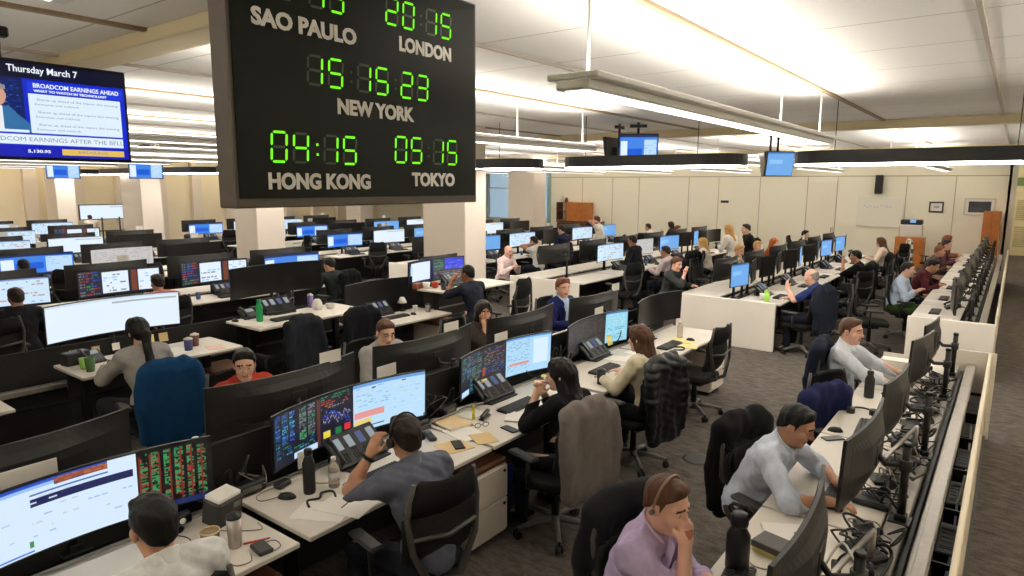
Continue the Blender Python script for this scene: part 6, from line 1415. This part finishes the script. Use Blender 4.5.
# ---- people further away
FP = [
 ('person in a navy polo shirt, hand raised to the face, far middle block', -2.24, 10.76, FL, dict(hair='bald', hairc='grey', skin='pink', top=(40, 54, 106), topkind='polo', sleeve='short', lean=.12, slouch=.2, lh=(-.16, .46, 1.0), lf=(.2, .1, 1), ln=(.6, -.6, 0), lpole=(-.6, .1, -1), rh=(.1, .5, .80), bottom=(30, 32, 42), h=.011)),
 ('person in a black polo with dark hair and a hand at the mouth', -2.28, 14.45, FL, dict(hair='short', hairc='black', skin='tan', top=(26, 26, 30), lh=(-.05, .36, 1.05), lpole=(-.5, .2, -1), h=.014)),
 ('person in a light blue shirt and glasses facing the window row', -1.50, 12.75, FR_, dict(hair='short', hairc='dark', skin='pink', top=(196, 212, 234), sleeve='roll', lh=(-.05, .34, .84), rh=(.1, .32, .84), bottom=(66, 84, 44), h=.013)),
 ('person in a maroon sweater bending over the far window desk', -1.38, 14.1, FR_, dict(hair='short', hairc='black', skin='tan', top=(84, 34, 40), topkind='sweater', lean=.32, nod=.4, h=.014)),
 ('person in a dark fleece with a hand at the face, far middle block', -4.86, 11.05, FR_, dict(hair='full', hairc='brown', skin='pink', top=(60, 62, 62), topkind='sweater', yaw=-.3, nod=.2, rh=(.06, .34, 1.04), rpole=(.5, .2, -1), h=.012)),
 ('person in a pale pink shirt seen from behind, far second block', -5.62, 12.95, FL, dict(hair='short', hairc='dark', skin='tan', top=(224, 206, 208), h=.013)),
 ('person with blond hair standing in a white top between the far blocks', -5.15, 15.3, FL-.3, dict(hair='long', hairc='blond', skin='light', top=(228, 222, 216), topkind='sweater', female=True, stand=True, lh=(-.12, .30, 1.15), rh=(.12, .30, 1.18), bottom=(34, 40, 66), h=.013)),
 ('person in black standing beside the blond person', -4.95, 16.0, FL+.6, dict(hair='short', hairc='dark', skin='light', top=(28, 28, 30), topkind='sweater', stand=True, lh=(-.2, .15, .95), rh=(.2, .15, .95), h=.016)),
 ('person in black standing before the blue screen, far second block', -6.05, 12.25, FL, dict(hair='short', hairc='black', skin='brown', top=(30, 30, 34), topkind='sweater', stand=True, size=.93, lh=(-.15, .3, 1.0), rh=(.15, .3, 1.0), h=.014)),
 ('person with wavy blond hair seated at the far second block', -5.85, 15.6, FL, dict(hair='long', hairc='blond', skin='light', top=(214, 204, 190), topkind='sweater', female=True, h=.015)),
 ('bald person in a pale pink shirt behind the white end panel', -8.55, 10.95, FR_, dict(hair=None, skin='pink', top=(236, 214, 212), lean=.14, yaw=-.25, nod=.18, rh=(.12, .34, .86), lh=(-.1, .36, .84), h=.012)),
 ('person in white on the phone beyond the bald person', -9.25, 13.3, FL, dict(hair='short', hairc='dark', skin='tan', top=(224, 220, 212), lh=(-.08, .18, 1.12), lpole=(-.8, .2, -.6), h=.014)),
 ('person in dark navy standing at the far third block', -8.75, 13.75, FL, dict(hair='short', hairc='dark', skin='light', top=(36, 38, 66), stand=True, size=.95, lean=.1, h=.016)),
 ('person in a white shirt standing, hand to the ear, by the orange hutch', -9.6, 17.0, FL+.2, dict(hair='short', hairc='brown', skin='pink', top=(232, 228, 220), stand=True, lh=(-.12, .12, 1.5), lpole=(-.8, .3, -.4), bottom=(80, 70, 62), h=.016)),
 ('person with ginger hair in orange beyond the far middle block', -4.75, 16.6, FR_, dict(hair='long', hairc='ginger', skin='light', top=(184, 92, 44), topkind='sweater', female=True, yaw=-.4, h=.016)),
 ('person with a flushed face beside the ginger-haired person', -4.8, 15.5, FR_, dict(hair='short', hairc='blond', skin='pink', top=(120, 80, 60), yaw=-.5, h=.016)),
 ('person with sandy hair half hidden behind a monitor, far middle block', -4.8, 14.2, FR_, dict(hair='full', hairc='blond', skin='pink', top=(200, 190, 180), nod=.2, yaw=-.3, h=.016)),
 ('person in a pale top at the aisle end of the far middle block', -2.45, 18.6, FL, dict(hair='long', hairc='brown', skin='light', top=(216, 196, 180), topkind='sweater', female=True, h=.016)),
 ('person at the far window row in brown, arms on the desk', -1.5, 17.3, FR_, dict(hair='short', hairc='auburn', skin='tan', top=(96, 70, 60), topkind='sweater', lean=.3, h=.016)),
 ('person at the far window row in plum beyond the one in brown', -1.45, 19.0, FR_, dict(hair='short', hairc='dark', skin='light', top=(98, 60, 72), topkind='sweater', lean=.2, h=.016)),
 ('person with auburn hair farthest along the window row', -1.5, 20.6, FR_, dict(hair='long', hairc='auburn', skin='light', top=(150, 90, 70), topkind='sweater', female=True, h=.016)),
 ('person in white seated at the far end of the third block', -9.55, 20.3, FL, dict(hair='short', hairc='dark', skin='tan', top=(230, 224, 216), h=.018)),
 ('person in black seated next to the person in white, end of third block', -9.45, 21.9, FL, dict(hair='bob', hairc='dark', skin='light', top=(40, 36, 36), topkind='sweater', h=.018)),
 ('person with reddish hair near the end wall behind the far second block', -8.6, 19.8, FR_, dict(hair='full', hairc='auburn', skin='pink', top=(70, 60, 56), topkind='sweater', h=.018)),
 ('person with dark hair near the end wall behind the far middle block', -4.9, 20.2, FR_, dict(hair='short', hairc='black', skin='light', top=(60, 60, 64), h=.018)),
 ('person in pink seen from behind in the third row', -9.28, 4.28, FL, dict(hair='short', hairc='dark', skin='tan', top=(196, 120, 112), topkind='sweater', h=.014)),
 ('person in dark clothes at the picture edge, third row', -9.35, 2.65, FL, dict(hair='short', hairc='dark', skin='tan', top=(30, 30, 34), topkind='sweater', h=.014)),
 ('dark-haired person in front of the pale screens, fourth row', -12.85, 3.78, FL, dict(hair='short', hairc='black', skin='brown', top=(40, 40, 46), topkind='sweater', h=.016)),
 ('person in white seen from behind, fifth row', -16.35, 8.3, FL, dict(hair='short', hairc='dark', skin='tan', top=(226, 222, 214), h=.016)),
 ('person with black hair bent towards the blue screen, third row', -9.15, 7.1, FL, dict(hair='full', hairc='black', skin='tan', top=(40, 46, 44), topkind='sweater', lean=.1, nod=.25, yaw=.3, h=.014)),
 ('person in a pale blue shirt far behind the second column', -16.1, 14.4, FL, dict(hair='short', hairc='grey', skin='pink', top=(150, 164, 200), h=.018)),
 ('person in a grey shirt by the pilastered wall', -26.3, 7.4, FL, dict(hair='short', hairc='dark', skin='pink', top=(150, 146, 160), h=.02)),
 ('person with red-brown hair by the pilastered wall, at the picture edge', -26.6, 5.9, FL, dict(hair='long', hairc='auburn', skin='light', top=(150, 90, 50), topkind='sweater', female=True, h=.02)),
 ('person standing by the pale wall screen', -26.5, 9.9, FL, dict(hair='short', hairc='dark', skin='tan', top=(206, 190, 180), stand=True, size=.85, h=.02)),
]
for l, x, y, a, kw in FP:
    p, i = person(l, x, y, a, **kw)
hung = thing('wall_screen', 'wide pale display on the pilastered wall', 'display', (-26.9, 10.7, 0), FL)
MB().box((0, 0, .8), (1.1, .05, .04)).tube([(-.3, 0, 0), (-.3, 0, 1.3)], .03, 8).tube([(.3, 0, 0), (.3, 0, 1.3)], .03, 8).build('stand', M_BLK, hung); MB().box((0, .03, 1.5), (2.06, .05, .56), bev=.006).build('housing', M_BLK, hung)
o = bpy.data.objects.new('screen', screen_mesh('wallscr', pic_white(60, 18), 2.0, .5, 0)); COL.objects.link(o); o.parent = hung; o.location = (0, 0, 1.5)

# chairs pushed up to the far rows
for row, xc, ys in (('third desk row', -10.66, (5.75, )), ('fourth desk row', -14.19, (4.3, 5.75)), ('fifth desk row', -17.72, (3.2, 4.7, 6.2)), ('sixth desk row', -21.25, (4.3, 5.9, 7.5)), ('far second block', -7.13, (11.3, 14.35, 17.45, 19.0)), ('far third block', -10.66, (11.25, 12.1, 14.35, 15.9, 17.45, 19.0)), ('far fourth block', -14.19, (11.25, 12.8, 15.9, 17.45, 19.0)), ('far fifth block', -17.72, (11.25, 12.8, 14.35, 15.9, 17.45)), ('far sixth block', -21.25, (11.25, 12.8, 14.35, 15.9)), ('far middle block', -3.60, (15.9, 19.9))):
    for k, y in enumerate(ys): chair(xc+1.26+.12*math.sin(k*2.1+xc), y+.15*math.cos(k*3), FL+.5*math.sin(k*1.7+xc), '%s dark office chair along the aisle side of the %s' % (ORD[k], row), tall=1.0)
